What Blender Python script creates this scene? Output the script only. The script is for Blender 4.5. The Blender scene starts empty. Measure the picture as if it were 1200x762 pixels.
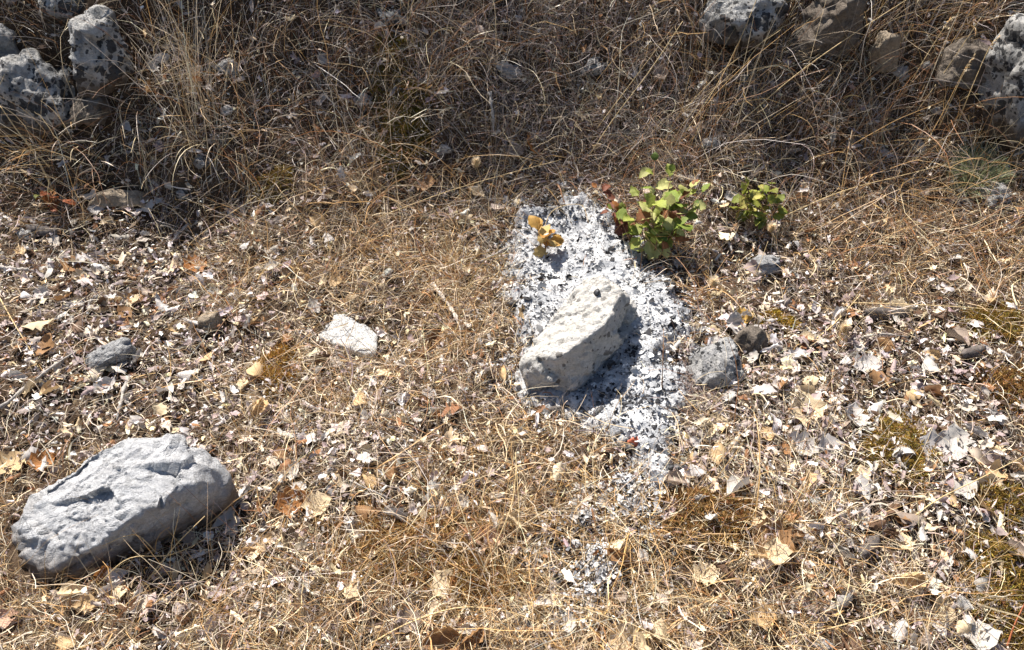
import bpy, bmesh, math
import numpy as np
from mathutils import Vector, Matrix, Euler

# ------------------------------------------------------------------ camera, sky, sun, exposure
sc = bpy.context.scene
COL = sc.collection
CAM_Z, PITCH, HFOV = 1.55, math.radians(45), math.radians(65)
cam_data = bpy.data.cameras.new('camera')
cam_data.sensor_width = 36.0
cam_data.lens = 18.0 / math.tan(HFOV / 2)
cam_data.clip_start = 0.02
cam_data.clip_end = 2000
cam = bpy.data.objects.new('camera', cam_data)
COL.objects.link(cam)
cam.location = (0, 0, CAM_Z)
cam.rotation_euler = (PITCH, 0, 0)
sc.camera = cam

SUN_AZ, SUN_EL = math.radians(-32), math.radians(51)
world = bpy.data.worlds.new('World')
sc.world = world
world.use_nodes = True
wn = world.node_tree.nodes
sky = wn.new('ShaderNodeTexSky')
sky.sky_type = 'NISHITA'
sky.sun_disc = False
sky.sun_elevation = SUN_EL
sky.sun_rotation = SUN_AZ % (2 * math.pi)
bg = wn['Background']
bg.inputs['Strength'].default_value = 0.055
world.node_tree.links.new(sky.outputs[0], bg.inputs['Color'])
sun_data = bpy.data.lights.new('sun', 'SUN')
sun_data.energy = 5.0
sun_data.angle = math.radians(0.53)
sun_data.color = (1.0, 0.93, 0.84)
sun = bpy.data.objects.new('sun', sun_data)
COL.objects.link(sun)
S = Vector((math.sin(SUN_AZ) * math.cos(SUN_EL), math.cos(SUN_AZ) * math.cos(SUN_EL), math.sin(SUN_EL)))
sun.rotation_euler = S.to_track_quat('Z', 'Y').to_euler()
sun.location = S * 20
sc.view_settings.view_transform = 'Standard'
sc.view_settings.look = 'None'
sc.view_settings.gamma = 1.0
sc.view_settings.use_curve_mapping = False
sc.view_settings.exposure = 1.15

# ------------------------------------------------------------------ numpy noise
def _hash(ix, iy, iz, seed):
    n = (ix.astype(np.int64) * 374761393 + iy.astype(np.int64) * 668265263 + iz.astype(np.int64) * 2147483647 // 3 + seed * 1274126177) & 0xffffffff
    n = ((n ^ (n >> 13)) * 1274126177) & 0xffffffff
    n = ((n ^ (n >> 16)) * 2246822519) & 0xffffffff
    return ((n ^ (n >> 15)) & 0xffffff) / float(0xffffff)

def vnoise(p, seed=0):
    """smooth value noise, -1..1; p (N,2) or (N,3)"""
    p = np.asarray(p, float)
    if p.shape[-1] == 2:
        p = np.concatenate([p, np.zeros(p.shape[:-1] + (1,))], -1)
    i = np.floor(p).astype(np.int64)
    f = p - i
    f = f * f * f * (f * (f * 6 - 15) + 10)
    r = 0
    for dx in (0, 1):
        wx = f[..., 0] if dx else 1 - f[..., 0]
        for dy in (0, 1):
            wy = f[..., 1] if dy else 1 - f[..., 1]
            for dz in (0, 1):
                wz = f[..., 2] if dz else 1 - f[..., 2]
                r = r + wx * wy * wz * _hash(i[..., 0] + dx, i[..., 1] + dy, i[..., 2] + dz, seed)
    return r * 2 - 1

def fbm(p, seed=0, octs=4, gain=0.5):
    p = np.asarray(p, float)
    a, s, tot = 1.0, 0, 0
    for k in range(octs):
        s = s + a * vnoise(p * (2.03 ** k) + k * 17.3, seed + k * 7)
        tot += a
        a *= gain
    return s / tot

# ------------------------------------------------------------------ terrain
def terrain(x, y):
    x = np.asarray(x, float); y = np.asarray(y, float)
    y0 = 2.02 + 0.07 * np.sin(x * 1.5 + 0.6) - 0.05 * x + 0.13 * np.exp(-((x - 0.16) / 0.28) ** 2)
    k = 0.11
    d = y - y0
    up = k * np.logaddexp(0, np.clip(d / k, -40, 60))
    top = 1.9
    kk = 0.25
    up = up - kk * np.logaddexp(0, np.clip((up - top) / kk, -40, 400))       # the bank levels out above the picture
    near = np.exp(-np.maximum(np.hypot(x, y - 2) - 3, 0) / 3)
    bankw = 1 / (1 + np.exp(-np.clip(d / 0.12, -40, 40)))
    q = np.stack([x, y], -1)
    n = 0.030 * vnoise(q * 2.1, 3) + 0.014 * vnoise(q * 6.3, 4) + 0.006 * vnoise(q * 19, 5)
    n = n + bankw * (0.055 * vnoise(q * 3.3, 6) + 0.045 * vnoise(q * 8, 8) + 0.02 * vnoise(q * 21, 10))
    far = np.minimum(np.hypot(x, y) / 60, 1)
    return 1.12 * up + n * near + far * 0.5 * vnoise(q / 14, 9)

F_PX = 600 / math.tan(HFOV / 2)
cp, sp = math.cos(PITCH), math.sin(PITCH)

def ray(px, py):
    u, v = (px - 600) / F_PX, -(py - 381) / F_PX
    d = np.array([u, v * cp + sp, v * sp - cp])
    return d

def ground(px, py, h=0.0):
    """the point h metres above the terrain seen at a photo pixel"""
    d = ray(px, py)
    t0, t1 = 0.3, None
    ts = np.linspace(0.6, 6, 1500)
    P = np.array([0, 0, CAM_Z]) + ts[:, None] * d
    below = P[:, 2] < terrain(P[:, 0], P[:, 1]) + h
    i = int(np.argmax(below)) if below.any() else len(ts) - 1
    lo, hi = ts[max(i - 1, 0)], ts[i]
    for _ in range(14):
        m = (lo + hi) / 2
        p = np.array([0, 0, CAM_Z]) + m * d
        if p[2] < terrain(p[0], p[1]) + h: hi = m
        else: lo = m
    return np.array([0, 0, CAM_Z]) + hi * d

def at_z(px, py, z):
    d = ray(px, py)
    return np.array([0, 0, CAM_Z]) + d * ((z - CAM_Z) / d[2])

def to_px(P):
    P = np.asarray(P, float)
    x, y, z = P[..., 0], P[..., 1], P[..., 2] - CAM_Z
    dep = y * sp - z * cp
    return 600 + F_PX * x / dep, 381 - F_PX * (y * cp + z * sp) / dep

# ------------------------------------------------------------------ helpers
def tag(o, label=None, cat=None, group=None, kind=None):
    if label: o['label'] = label
    if cat: o['category'] = cat
    if group: o['group'] = group
    if kind: o['kind'] = kind
    return o

def mesh_np(name, V, F, mat, cols=None, smooth=False):
    V = np.ascontiguousarray(V, np.float32).reshape(-1, 3)
    F = np.ascontiguousarray(F, np.int32)
    me = bpy.data.meshes.new(name)
    me.vertices.add(len(V)); me.vertices.foreach_set('co', V.ravel())
    n, k = F.shape
    me.loops.add(n * k); me.loops.foreach_set('vertex_index', F.ravel())
    me.polygons.add(n)
    me.polygons.foreach_set('loop_start', np.arange(0, n * k, k, dtype=np.int32))
    me.polygons.foreach_set('loop_total', np.full(n, k, np.int32))
    if smooth:
        me.polygons.foreach_set('use_smooth', np.ones(n, bool))
    if cols is not None:
        a = me.attributes.new('col', 'FLOAT_COLOR', 'POINT')
        c = np.ones((len(V), 4), np.float32); c[:, :3] = cols
        a.data.foreach_set('color', c.ravel())
    me.update(calc_edges=True)
    me.validate()
    if mat: me.materials.append(mat)
    return me

def link(name, data, parent=None, loc=None, rot=None, scale=None):
    o = bpy.data.objects.new(name, data)
    COL.objects.link(o)
    if parent: o.parent = parent
    if loc is not None: o.location = [float(c) for c in loc]
    if rot is not None: o.rotation_euler = rot
    if scale is not None: o.scale = (scale,) * 3 if np.isscalar(scale) else scale
    return o

# ------------------------------------------------------------------ materials
def new_mat(name):
    m = bpy.data.materials.new(name); m.use_nodes = True
    nt = m.node_tree
    return m, nt, nt.nodes['Principled BSDF'], nt.nodes['Material Output']

def N(nt, typ, **kw):
    n = nt.nodes.new(typ)
    for k, v in kw.items():
        if k.startswith('i_'): n.inputs[k[2:].replace('_', ' ')].default_value = v
        else: setattr(n, k, v)
    return n

def ramp(nt, fac, stops):
    r = nt.nodes.new('ShaderNodeValToRGB')
    el = r.color_ramp.elements
    while len(el) < len(stops): el.new(0.5)
    for e, (p, c) in zip(el, stops):
        e.position = p
        e.color = (c, c, c, 1) if np.isscalar(c) else (*c, 1)
    nt.links.new(fac, r.inputs[0])
    return r.outputs[0]

def mix(nt, fac, a, b, mode='MIX'):
    m = nt.nodes.new('ShaderNodeMix'); m.data_type = 'RGBA'; m.blend_type = mode
    for sock, v in ((m.inputs[0], fac), (m.inputs[6], a), (m.inputs[7], b)):
        if hasattr(v, 'links'): nt.links.new(v, sock)
        else: sock.default_value = v if np.isscalar(v) else (*v, 1)
    return m.outputs[2]

def noise(nt, vec, scale, detail=5, rough=0.6, dist=0.0):
    n = N(nt, 'ShaderNodeTexNoise', i_Scale=scale, i_Detail=detail, i_Roughness=rough, i_Distortion=dist)
    nt.links.new(vec, n.inputs['Vector'])
    return n.outputs[0]

def bump(nt, bsdf, pairs):
    prev = None
    for h, s, d in pairs:
        b = N(nt, 'ShaderNodeBump', i_Strength=s, i_Distance=d)
        nt.links.new(h, b.inputs['Height'])
        if prev: nt.links.new(prev, b.inputs['Normal'])
        prev = b.outputs[0]
    nt.links.new(prev, bsdf.inputs['Normal'])

def thin_mat(name, source='attr', transl=0.25, rough=0.55, spec=0.35, vary=0.0, scale=60):
    """leaf and straw: reflecting plus see-through light; colour from the mesh attribute or the object"""
    m, nt, b, out = new_mat(name)
    if source == 'attr':
        c = N(nt, 'ShaderNodeAttribute', attribute_name='col').outputs['Color']
    else:
        c = N(nt, 'ShaderNodeObjectInfo').outputs['Color']
    if vary:
        tc = N(nt, 'ShaderNodeTexCoord').outputs['Object']
        n1 = noise(nt, tc, scale, 4, 0.6)
        c = mix(nt, 1.0, c, ramp(nt, n1, [(0.28, 1 - vary), (0.7, 1 + vary * 0.35)]), 'MULTIPLY')
        bump(nt, b, [(noise(nt, tc, scale * 2.5, 3), 0.35, 0.002)])
    nt.links.new(c, b.inputs['Base Color'])
    b.inputs['Roughness'].default_value = rough
    b.inputs['Specular IOR Level'].default_value = spec
    t = N(nt, 'ShaderNodeBsdfTranslucent'); nt.links.new(c, t.inputs['Color'])
    mx = N(nt, 'ShaderNodeMixShader'); mx.inputs[0].default_value = transl
    nt.links.new(b.outputs[0], mx.inputs[1]); nt.links.new(t.outputs[0], mx.inputs[2])
    nt.links.new(mx.outputs[0], out.inputs['Surface'])
    return m

M_STRAW = thin_mat('dry_straw', transl=0.15, rough=0.45, spec=0.5)
M_LITTER = thin_mat('leaf_crumbs', transl=0.15, rough=0.7, spec=0.25)
M_LEAF = thin_mat('dead_leaf', 'object', transl=0.18, rough=0.6, spec=0.3, vary=0.45, scale=70)
M_GREEN = thin_mat('green_leaf', 'object', transl=0.35, rough=0.55, spec=0.3, vary=0.45, scale=60)
M_MOSS = thin_mat('moss', transl=0.3, rough=0.8, spec=0.1)

def soil_mat():
    m, nt, b, out = new_mat('soil')
    tc = N(nt, 'ShaderNodeTexCoord').outputs['Object']
    n1 = noise(nt, tc, 9, 6, 0.65)
    n2 = noise(nt, tc, 160, 5, 0.7)
    c = ramp(nt, n1, [(0.3, (0.030, 0.020, 0.014)), (0.55, (0.062, 0.042, 0.028)), (0.75, (0.12, 0.088, 0.062))])
    c = mix(nt, ramp(nt, n2, [(0.55, 0.0), (0.72, 0.75)]), c, (0.24, 0.18, 0.12))
    nt.links.new(c, b.inputs['Base Color'])
    b.inputs['Roughness'].default_value = 0.95
    b.inputs['Specular IOR Level'].default_value = 0.1
    bump(nt, b, [(n1, 0.6, 0.03), (n2, 0.8, 0.006)])
    return m
M_SOIL = soil_mat()

def rock_mat(name, light, mid, dark, spots=0.0, spot_scale=60, stain=None, stain_h=0.06, crack=0.5, white=0.0, spot_col=(0.02, 0.021, 0.024)):
    m, nt, b, out = new_mat(name)
    tc = N(nt, 'ShaderNodeTexCoord').outputs['Object']
    n1 = noise(nt, tc, 11, 8, 0.62, 0.4)
    n2 = noise(nt, tc, 55, 8, 0.7, 0.3)
    n3 = noise(nt, tc, 260, 4, 0.7)
    c = ramp(nt, n1, [(0.34, mid), (0.5, light), (0.68, mid)])
    c = mix(nt, ramp(nt, n2, [(0.52, 0.0), (0.68, 0.8)]), c, dark)
    c = mix(nt, ramp(nt, n3, [(0.35, 0.45), (0.6, 0.0)]), c, tuple(0.55 * v for v in mid))
    if white:
        nw = noise(nt, tc, 26, 6, 0.7)
        c = mix(nt, ramp(nt, nw, [(0.46, 0.0), (0.58, white)]), c, (0.72, 0.71, 0.69))
    mp = N(nt, 'ShaderNodeMapping'); mp.inputs['Rotation'].default_value = (0.6, 0.25, 0.5); mp.inputs['Scale'].default_value = (14, 60, 60)
    nt.links.new(tc, mp.inputs['Vector'])
    n4 = noise(nt, mp.outputs[0], 1.0, 6, 0.7, 0.8)
    c = mix(nt, ramp(nt, n4, [(0.54, 0.0), (0.68, 0.5)]), c, tuple(0.72 * v for v in mid))
    c = mix(nt, ramp(nt, n4, [(0.34, 0.4), (0.46, 0.0)]), c, tuple(min(1.25 * v, 0.8) for v in light))
    # cracks
    v = N(nt, 'ShaderNodeTexVoronoi', feature='DISTANCE_TO_EDGE', i_Scale=9.0)
    wv = N(nt, 'ShaderNodeVectorMath', operation='ADD')
    nd = N(nt, 'ShaderNodeTexNoise', i_Scale=14.0, i_Detail=4.0)
    nt.links.new(tc, nd.inputs['Vector'])
    sv = N(nt, 'ShaderNodeVectorMath', operation='SCALE'); sv.inputs['Scale'].default_value = 0.12
    nt.links.new(nd.outputs['Color'], sv.inputs[0])
    nt.links.new(tc, wv.inputs[0]); nt.links.new(sv.outputs[0], wv.inputs[1])
    nt.links.new(wv.outputs[0], v.inputs['Vector'])
    ck = ramp(nt, v.outputs['Distance'], [(0.0, 0.0), (0.035, 1.0)])
    cm = ramp(nt, noise(nt, tc, 6, 3), [(0.5, 0.0), (0.6, crack)])
    inv = N(nt, 'ShaderNodeMath', operation='SUBTRACT'); inv.inputs[0].default_value = 1.0
    nt.links.new(ck, inv.inputs[1])
    mm = N(nt, 'ShaderNodeMath', operation='MULTIPLY'); nt.links.new(inv.outputs[0], mm.inputs[0]); nt.links.new(cm, mm.inputs[1])
    c = mix(nt, mm.outputs[0], c, tuple(0.35 * v_ for v_ in mid))
    if spots:
        # crusts: round spots of uneven size, gathered where a broad noise is high
        ng = noise(nt, tc, spot_scale * 0.16, 4, 0.6)
        nd2 = N(nt, 'ShaderNodeTexNoise', i_Scale=spot_scale * 1.5, i_Detail=3.0); nt.links.new(tc, nd2.inputs['Vector'])
        s2 = N(nt, 'ShaderNodeVectorMath', operation='SCALE'); s2.inputs['Scale'].default_value = 0.7 / spot_scale
        nt.links.new(nd2.outputs['Color'], s2.inputs[0])
        a2 = N(nt, 'ShaderNodeVectorMath', operation='ADD'); nt.links.new(tc, a2.inputs[0]); nt.links.new(s2.outputs[0], a2.inputs[1])
        for sc_, w_ in ((spot_scale * 0.55, 0.62), (spot_scale * 1.3, 0.55)):
            vo = N(nt, 'ShaderNodeTexVoronoi', i_Scale=sc_); nt.links.new(a2.outputs[0], vo.inputs['Vector'])
            sr = N(nt, 'ShaderNodeSeparateColor'); nt.links.new(vo.outputs['Color'], sr.inputs[0])
            th = N(nt, 'ShaderNodeMath', operation='MULTIPLY'); nt.links.new(sr.outputs[0], th.inputs[0]); nt.links.new(ramp(nt, ng, [(0.34, 0.1 * spots), (0.52, w_ * spots)]), th.inputs[1])
            df = N(nt, 'ShaderNodeMath', operation='SUBTRACT'); nt.links.new(th.outputs[0], df.inputs[0]); nt.links.new(vo.outputs['Distance'], df.inputs[1])
            c = mix(nt, ramp(nt, df.outputs[0], [(0.0, 0.0), (0.06, 0.9)]), c, spot_col)
    if stain:
        sep = N(nt, 'ShaderNodeSeparateXYZ'); nt.links.new(tc, sep.inputs[0])
        ad = N(nt, 'ShaderNodeMath', operation='MULTIPLY_ADD'); ad.inputs[1].default_value = 0.09
        nt.links.new(n1, ad.inputs[0]); nt.links.new(sep.outputs['Z'], ad.inputs[2])
        c = mix(nt, ramp(nt, ad.outputs[0], [(stain_h + 0.02, 0.85), (stain_h + 0.07, 0.0)]), c, stain)
    nt.links.new(c, b.inputs['Base Color'])
    b.inputs['Roughness'].default_value = 0.88
    b.inputs['Specular IOR Level'].default_value = 0.2
    bump(nt, b, [(n1, 0.5, 0.02), (n4, 0.7, 0.012), (n2, 1.0, 0.016), (n3, 1.0, 0.004), (ck, 0.4 * crack, 0.005)])
    return m

# ------------------------------------------------------------------ the ground: one sheet, fine near the camera
def axis(lo, hi, step, far):
    a = list(np.arange(lo, hi + 1e-6, step))
    s, v = step, hi
    while v < far:
        s *= 1.35; v += s; a.append(v)
    s, v = step, lo
    while v > -far:
        s *= 1.35; v -= s; a.insert(0, v)
    return np.array(a)
gx, gy = axis(-2.1, 2.1, 0.014, 220), axis(0.3, 3.4, 0.014, 220)
X, Y = np.meshgrid(gx, gy)
Z = terrain(X, Y)
nx, ny = len(gx), len(gy)
idx = np.arange(nx * ny).reshape(ny, nx)
F = np.stack([idx[:-1, :-1], idx[:-1, 1:], idx[1:, 1:], idx[1:, :-1]], -1).reshape(-1, 4)
g = link('ground', mesh_np('ground', np.stack([X, Y, Z], -1), F, M_SOIL, smooth=True))
tag(g, kind='structure')

# ------------------------------------------------------------------ rocks
ROCKS = []      # (centre, [(normals, dists), ...]) for keeping straw out of stone

def hull_planes(P):
    bm = bmesh.new()
    vs = [bm.verts.new(p) for p in P]
    bmesh.ops.convex_hull(bm, input=vs)
    bm.normal_update()
    nn, dd = [], []
    for f in bm.faces:
        n = np.array(f.normal)
        if np.linalg.norm(n) < 0.5: continue
        d = n @ np.array(f.verts[0].co)
        nn.append(n if d > 0 else -n); dd.append(abs(d))
    bm.free()
    return np.array(nn), np.array(dd)

def radial(D, planes, soft=18):
    n, d = planes
    c = np.maximum(D @ n.T, 1e-4) / np.maximum(d, 1e-3)      # 1/r for every plane
    c = np.where(D @ n.T > 0, c, 0)
    mx = c.max(1, keepdims=True)
    s = ((c / mx) ** soft).sum(1) ** (1 / soft)
    return 1 / (mx[:, 0] * s)

def icosphere(sub):
    bm = bmesh.new(); bmesh.ops.create_icosphere(bm, subdivisions=sub, radius=1)
    V = np.array([v.co[:] for v in bm.verts]); F = np.array([[v.index for v in f.verts] for f in bm.faces])
    bm.free()
    return V / np.linalg.norm(V, axis=1, keepdims=True), F
ICO = {k: icosphere(k) for k in (1, 2, 3, 4, 5, 6)}

def chipped(D, planes, seed, k=14):
    """knock flat chips off the corners: extra planes just inside the hull"""
    rg = np.random.default_rng(seed + 1000)
    n, d = planes
    r = radial(D, planes, 60)
    P = D * r[:, None]
    nn = rg.normal(size=(k, 3)); nn /= np.linalg.norm(nn, axis=1, keepdims=True)
    sup = (P @ nn.T).max(0)
    return np.concatenate([n, nn]), np.concatenate([d, sup * rg.uniform(0.90, 0.99, k)])

def crag(P, freq, seed, octs=4):
    s = 0
    for k in range(octs):
        s = s + 0.55 ** k * (0.5 - np.abs(vnoise(P * freq * 2.1 ** k + 31 * k, seed + 11 * k)) * 1.6)
    return s / 2

def normals(P, F):
    fn = np.cross(P[F[:, 1]] - P[F[:, 0]], P[F[:, 2]] - P[F[:, 0]])
    n = np.zeros_like(P)
    for k in range(3): np.add.at(n, F[:, k], fn)
    return n / (np.linalg.norm(n, axis=1, keepdims=True) + 1e-12)

def fracture(P, D, seed, cells, tilt, off, stretch=(1, 1, 1), warp=0.15):
    """stone broken along flat flakes: every cell of the surface gets its own tilted plane, with steps between cells"""
    rg = np.random.default_rng(seed + 2000)
    size = np.abs(P).max(0).mean()
    st = np.array(stretch)
    W = P + size * warp * np.stack([fbm(P * 3.0 / size + 5 * k, seed + k, 3) for k in range(3)], -1)
    ci = rg.integers(0, len(P), cells)
    best = np.full(len(P), 1e9); own = np.zeros(len(P), int)
    for j, c in enumerate(ci):
        d = (((W - P[c]) * st) ** 2).sum(1)
        m = d < best
        best[m] = d[m]; own[m] = j
    t = rg.normal(0, tilt, (cells, 3)); o = rg.normal(0, off, cells)
    return ((P - P[ci][own]) * t[own]).sum(1) + o[own]

def shape_rock(hulls, sub, amp, freq, seed, soft=18, strata=None, pits=0.0, chips=14):
    """hulls: point clouds about the origin; union of the rounded hulls with layered roughness"""
    D, F = ICO[sub]
    pl = [hull_planes(np.concatenate(hulls))]
    r = radial(D, chipped(D, pl[0], seed, chips), soft)
    P = D * r[:, None]
    size = r.mean()
    n = amp * fbm(P * freq, seed, 5, 0.55)
    n = n + amp * 1.1 * crag(P, freq * 1.5, seed + 50)
    # chipped facets: terraced low-frequency noise
    t = fbm(P * freq * 0.8 + 9, seed + 90, 3) * 4
    n = n + amp * 0.55 * (np.floor(t) + np.clip((t - np.floor(t)) * 4 - 1.5, 0, 1)) / 4
    n = n * 0.75 + fracture(P, D, seed, 34, 0.105, amp * 0.3, (1, 1.5, 1.5), 0.07) + fracture(P, D, seed + 1, 700, 0.13, amp * 0.10, (1, 1.6, 1.6), 0.03)
    if strata is not None:
        ax, f, a = strata
        q = P @ np.array(ax) * f + 0.9 * fbm(P * freq * 0.7, seed + 33, 3)
        saw = q - np.floor(q)
        n = n + a * (np.minimum(saw * 1.2, 1) - 0.5) * (0.4 + 0.6 * (vnoise(P * freq * 0.5, seed + 35) > -0.2))
    if pits:
        n = n - pits * np.clip(vnoise(P * freq * 4, seed + 70) - 0.3, 0, 1)
    P = P + normals(P, F) * n[:, None]
    return P, F, pl

def rock_from_pixels(label, pts, mat, sub=6, amp=0.012, freq=14, seed=1, sink=0.05, name='rock', cat='rock', soft=18, strata=None, pits=0.0, extra=None, group=None, chips=14):
    """pts: (photo x, photo y, height above the rock's foot)"""
    gpts = [ground(px, py) for px, py, h in pts if h <= 0.02] or [ground(px, py) for px, py, h in pts]
    base = np.mean(gpts, 0)
    z0 = base[2]
    def cloud(ps):
        c = []
        for px, py, h in ps:
            p = at_z(px, py, z0 + h); c.append(p)
            if h < 0.03: c.append(p - np.array([0, 0, sink]))
        return np.array(c)
    A = cloud(pts)
    cen = (A.min(0) + A.max(0)) / 2
    hulls = [A - cen] + ([cloud(extra) - cen] if extra else [])
    P, F, pl = shape_rock(hulls, sub, amp, freq, seed, soft, strata, pits, chips)
    ROCKS.append((cen, pl))
    loc = np.array([cen[0], cen[1], z0])
    o = link(name, mesh_np(name, P + cen - loc, F, mat, smooth=True), loc=loc)
    return tag(o, label, cat, group)

def rock_block(label, px, py, w, d, h, mat, sub=5, seed=1, rot=0.0, tilt=0.0, amp=0.008, freq=18, sink=0.35, name='rock', cat='rock', group=None, nplane=9, pits=0.0, flat=1.0):
    """a broken stone of w x d x h metres half set in the ground at a photo pixel (its middle)"""
    rg = np.random.default_rng(seed)
    nrm = rg.normal(size=(nplane, 3)); nrm /= np.linalg.norm(nrm, axis=1, keepdims=True)
    nrm = np.concatenate([nrm, [[0, 0, 1], [0.15, -0.9, 0.3], [-0.85, 0.1, 0.3], [0.9, 0.2, 0.2], [0, 0.9, 0.2], [0, 0, -1]]])
    nrm /= np.linalg.norm(nrm, axis=1, keepdims=True)
    dist = 0.78 + 0.26 * rg.random(len(nrm))
    dist[nplane] *= flat
    D, F = ICO[sub]
    r = radial(D, (nrm, dist), 60)
    sc3 = np.array([w / 2, d / 2, h / 2])
    P = D * r[:, None] * sc3
    n = amp * fbm(P * freq, seed, 5, 0.55) + amp * 1.6 * crag(P, freq * 1.4, seed + 50)
    n = n * 0.38 + fracture(P, D, seed, 22, 0.15, amp * 0.4, warp=0.08) + fracture(P, D, seed + 1, 220, 0.12, amp * 0.12, warp=0.03)
    if pits: n = n - pits * np.clip(vnoise(P * freq * 4, seed + 70) - 0.3, 0, 1)
    P = P + normals(P, F) * n[:, None]
    R = np.array(Euler((tilt, 0, rot)).to_matrix())
    P = P @ R.T
    g0 = ground(px, py, h * (0.5 - sink))
    loc = np.array([g0[0], g0[1], float(terrain(g0[0], g0[1]))])
    cen = np.array([0, 0, h * (0.5 - sink)])
    pn = (nrm / sc3) @ R.T
    ln = np.linalg.norm(pn, axis=1)
    ROCKS.append((loc + cen, [(pn / ln[:, None], dist / ln)]))
    o = link(name, mesh_np(name, P + cen, F, mat, smooth=True), loc=loc)
    return tag(o, label, cat, group)

def in_rock(P, grow=1.0):
    """P (...,3) -> bool: inside any stone"""
    sh = P.shape[:-1]
    Q = P.reshape(-1, 3)
    res = np.zeros(len(Q), bool)
    for cen, pls in ROCKS:
        d = Q - cen
        for n, dist in pls:
            rad = 0.6
            near = np.abs(d).max(1) < rad
            ii = np.nonzero(near)[0]
            if len(ii):
                inside = ((d[ii] @ n.T) < dist * grow).all(1)
                res[ii] |= inside
    return res.reshape(sh)

M_BIG = rock_mat('blue_grey_limestone', (0.66, 0.675, 0.70), (0.52, 0.53, 0.555), (0.33, 0.335, 0.345), stain=(0.20, 0.145, 0.095), stain_h=0.06, crack=0.9)
M_ASHROCK = rock_mat('ash_dusted_limestone', (0.74, 0.72, 0.68), (0.58, 0.56, 0.52), (0.27, 0.25, 0.22), white=0.6, crack=0.4, spots=0.75, spot_scale=55, spot_col=(0.20, 0.19, 0.18))
M_WHITE = rock_mat('white_limestone', (0.82, 0.82, 0.81), (0.77, 0.77, 0.76), (0.55, 0.54, 0.52), crack=0.8)
M_LICHEN = rock_mat('lichen_limestone', (0.46, 0.46, 0.45), (0.32, 0.32, 0.315), (0.17, 0.17, 0.17), spots=1.35, spot_scale=60, white=0.55, spot_col=(0.045, 0.046, 0.05), stain=(0.13, 0.095, 0.065), stain_h=0.0)
M_GREYROCK = rock_mat('grey_limestone', (0.46, 0.465, 0.47), (0.33, 0.333, 0.34), (0.16, 0.16, 0.165), spots=0.6, spot_scale=40)
M_MOTTLED = rock_mat('mottled_stone', (0.46, 0.46, 0.46), (0.34, 0.34, 0.345), (0.12, 0.12, 0.13), spots=0.9, spot_scale=90, white=0.3)
M_BROWNROCK = rock_mat('brown_stone', (0.27, 0.23, 0.19), (0.17, 0.14, 0.115), (0.09, 0.075, 0.06))
M_TANROCK = rock_mat('tan_stone', (0.46, 0.38, 0.29), (0.33, 0.27, 0.20), (0.2, 0.16, 0.12))

M_CHALK = rock_mat('chalky_pebble', (0.58, 0.57, 0.55), (0.42, 0.41, 0.40), (0.2, 0.19, 0.18), spots=0.8, spot_scale=160)
rock_from_pixels('whitish limestone boulder tilted in the ash of the burnt spot',
    [(608, 428, .05), (616, 454, 0), (642, 461, 0), (670, 465, 0), (702, 441, 0), (737, 412, 0), (752, 384, 0),
     (700, 320, .155), (674, 335, .125), (731, 338, .165), (738, 347, .14), (706, 383, .165), (686, 402, .155), (656, 416, .13),
     (652, 376, .10), (635, 398, .085), (612, 421, .07), (690, 356, 0), (738, 364, 0), (640, 409, 0)],
    M_ASHROCK, amp=0.0075, freq=21, seed=6, soft=80, pits=0.007, chips=7)
rock_from_pixels('large blue grey limestone boulder with brown underside at lower left',
    [(147, 513, .165), (160, 514, .165), (205, 519, .15), (244, 526, .12), (273, 548, .10), (8, 612, .06), (10, 628, .055), (28, 590, .085), (66, 557, .12), (105, 531, .15),
     (212, 573, .165), (185, 583, .16), (147, 613, .135), (105, 646, .09), (60, 668, .045), (30, 676, 0), (52, 685, 0), (100, 677, 0), (131, 655, 0), (14, 655, .01),
     (168, 628, 0), (215, 607, 0), (262, 601, 0), (278, 586, 0), (278, 570, .05), (262, 563, .105), (70, 600, 0), (150, 560, 0), (250, 562, 0)],
    M_BIG, amp=0.0065, freq=13, seed=14, soft=90, pits=0.003, strata=((0.35, -0.75, 0.55), 22, 0.004), chips=8)

rock_from_pixels('flat bright white limestone chip lying in the straw',
    [(369, 393, .016), (392, 368, .022), (408, 370, .024), (430, 380, .020), (443, 392, .019), (442, 417, .016), (429, 416, .016), (402, 406, .018),
     (375, 398, 0), (400, 412, 0), (438, 422, 0), (440, 398, 0), (395, 378, 0)], M_WHITE, sub=5, amp=0.002, freq=24, seed=21, soft=40, sink=0.02)
rock_from_pixels('slanted blue grey streaked stone in leaf litter at left',
    [(98, 418, .03), (110, 407, .05), (148, 393, .06), (158, 401, .05), (155, 411, .04), (133, 418, .05), (112, 430, .03), (101, 431, .01), (104, 436, 0), (140, 424, 0), (158, 415, 0), (125, 415, 0)],
    M_GREYROCK, sub=5, amp=0.005, freq=28, seed=31, soft=30, sink=0.03, strata=((0.3, -0.8, 0.5), 60, 0.004))
rock_block('rounded grey stone speckled black and white right of the ash', 843, 428, 0.135, 0.12, 0.11, M_MOTTLED, seed=41, rot=0.3, amp=0.006, freq=26, sink=0.25, pits=0.004)
rock_block('small dark brown angular stone above the speckled grey stone', 878, 400, 0.075, 0.075, 0.085, M_BROWNROCK, sub=4, seed=43, rot=0.9, tilt=0.2, amp=0.003, freq=30, sink=0.25)
rock_block('upright grey lichen rock with black spots at upper left', 120, 66, 0.17, 0.15, 0.21, M_LICHEN, seed=51, rot=0.5, tilt=-0.15, amp=0.010, freq=15, sink=0.3, pits=0.006)
rock_block('low broad lichen rock with brown foot left of the upright rock', 45, 112, 0.23, 0.20, 0.22, M_LICHEN, seed=53, rot=-0.3, tilt=-0.1, amp=0.012, freq=14, sink=0.34, pits=0.006)
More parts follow.
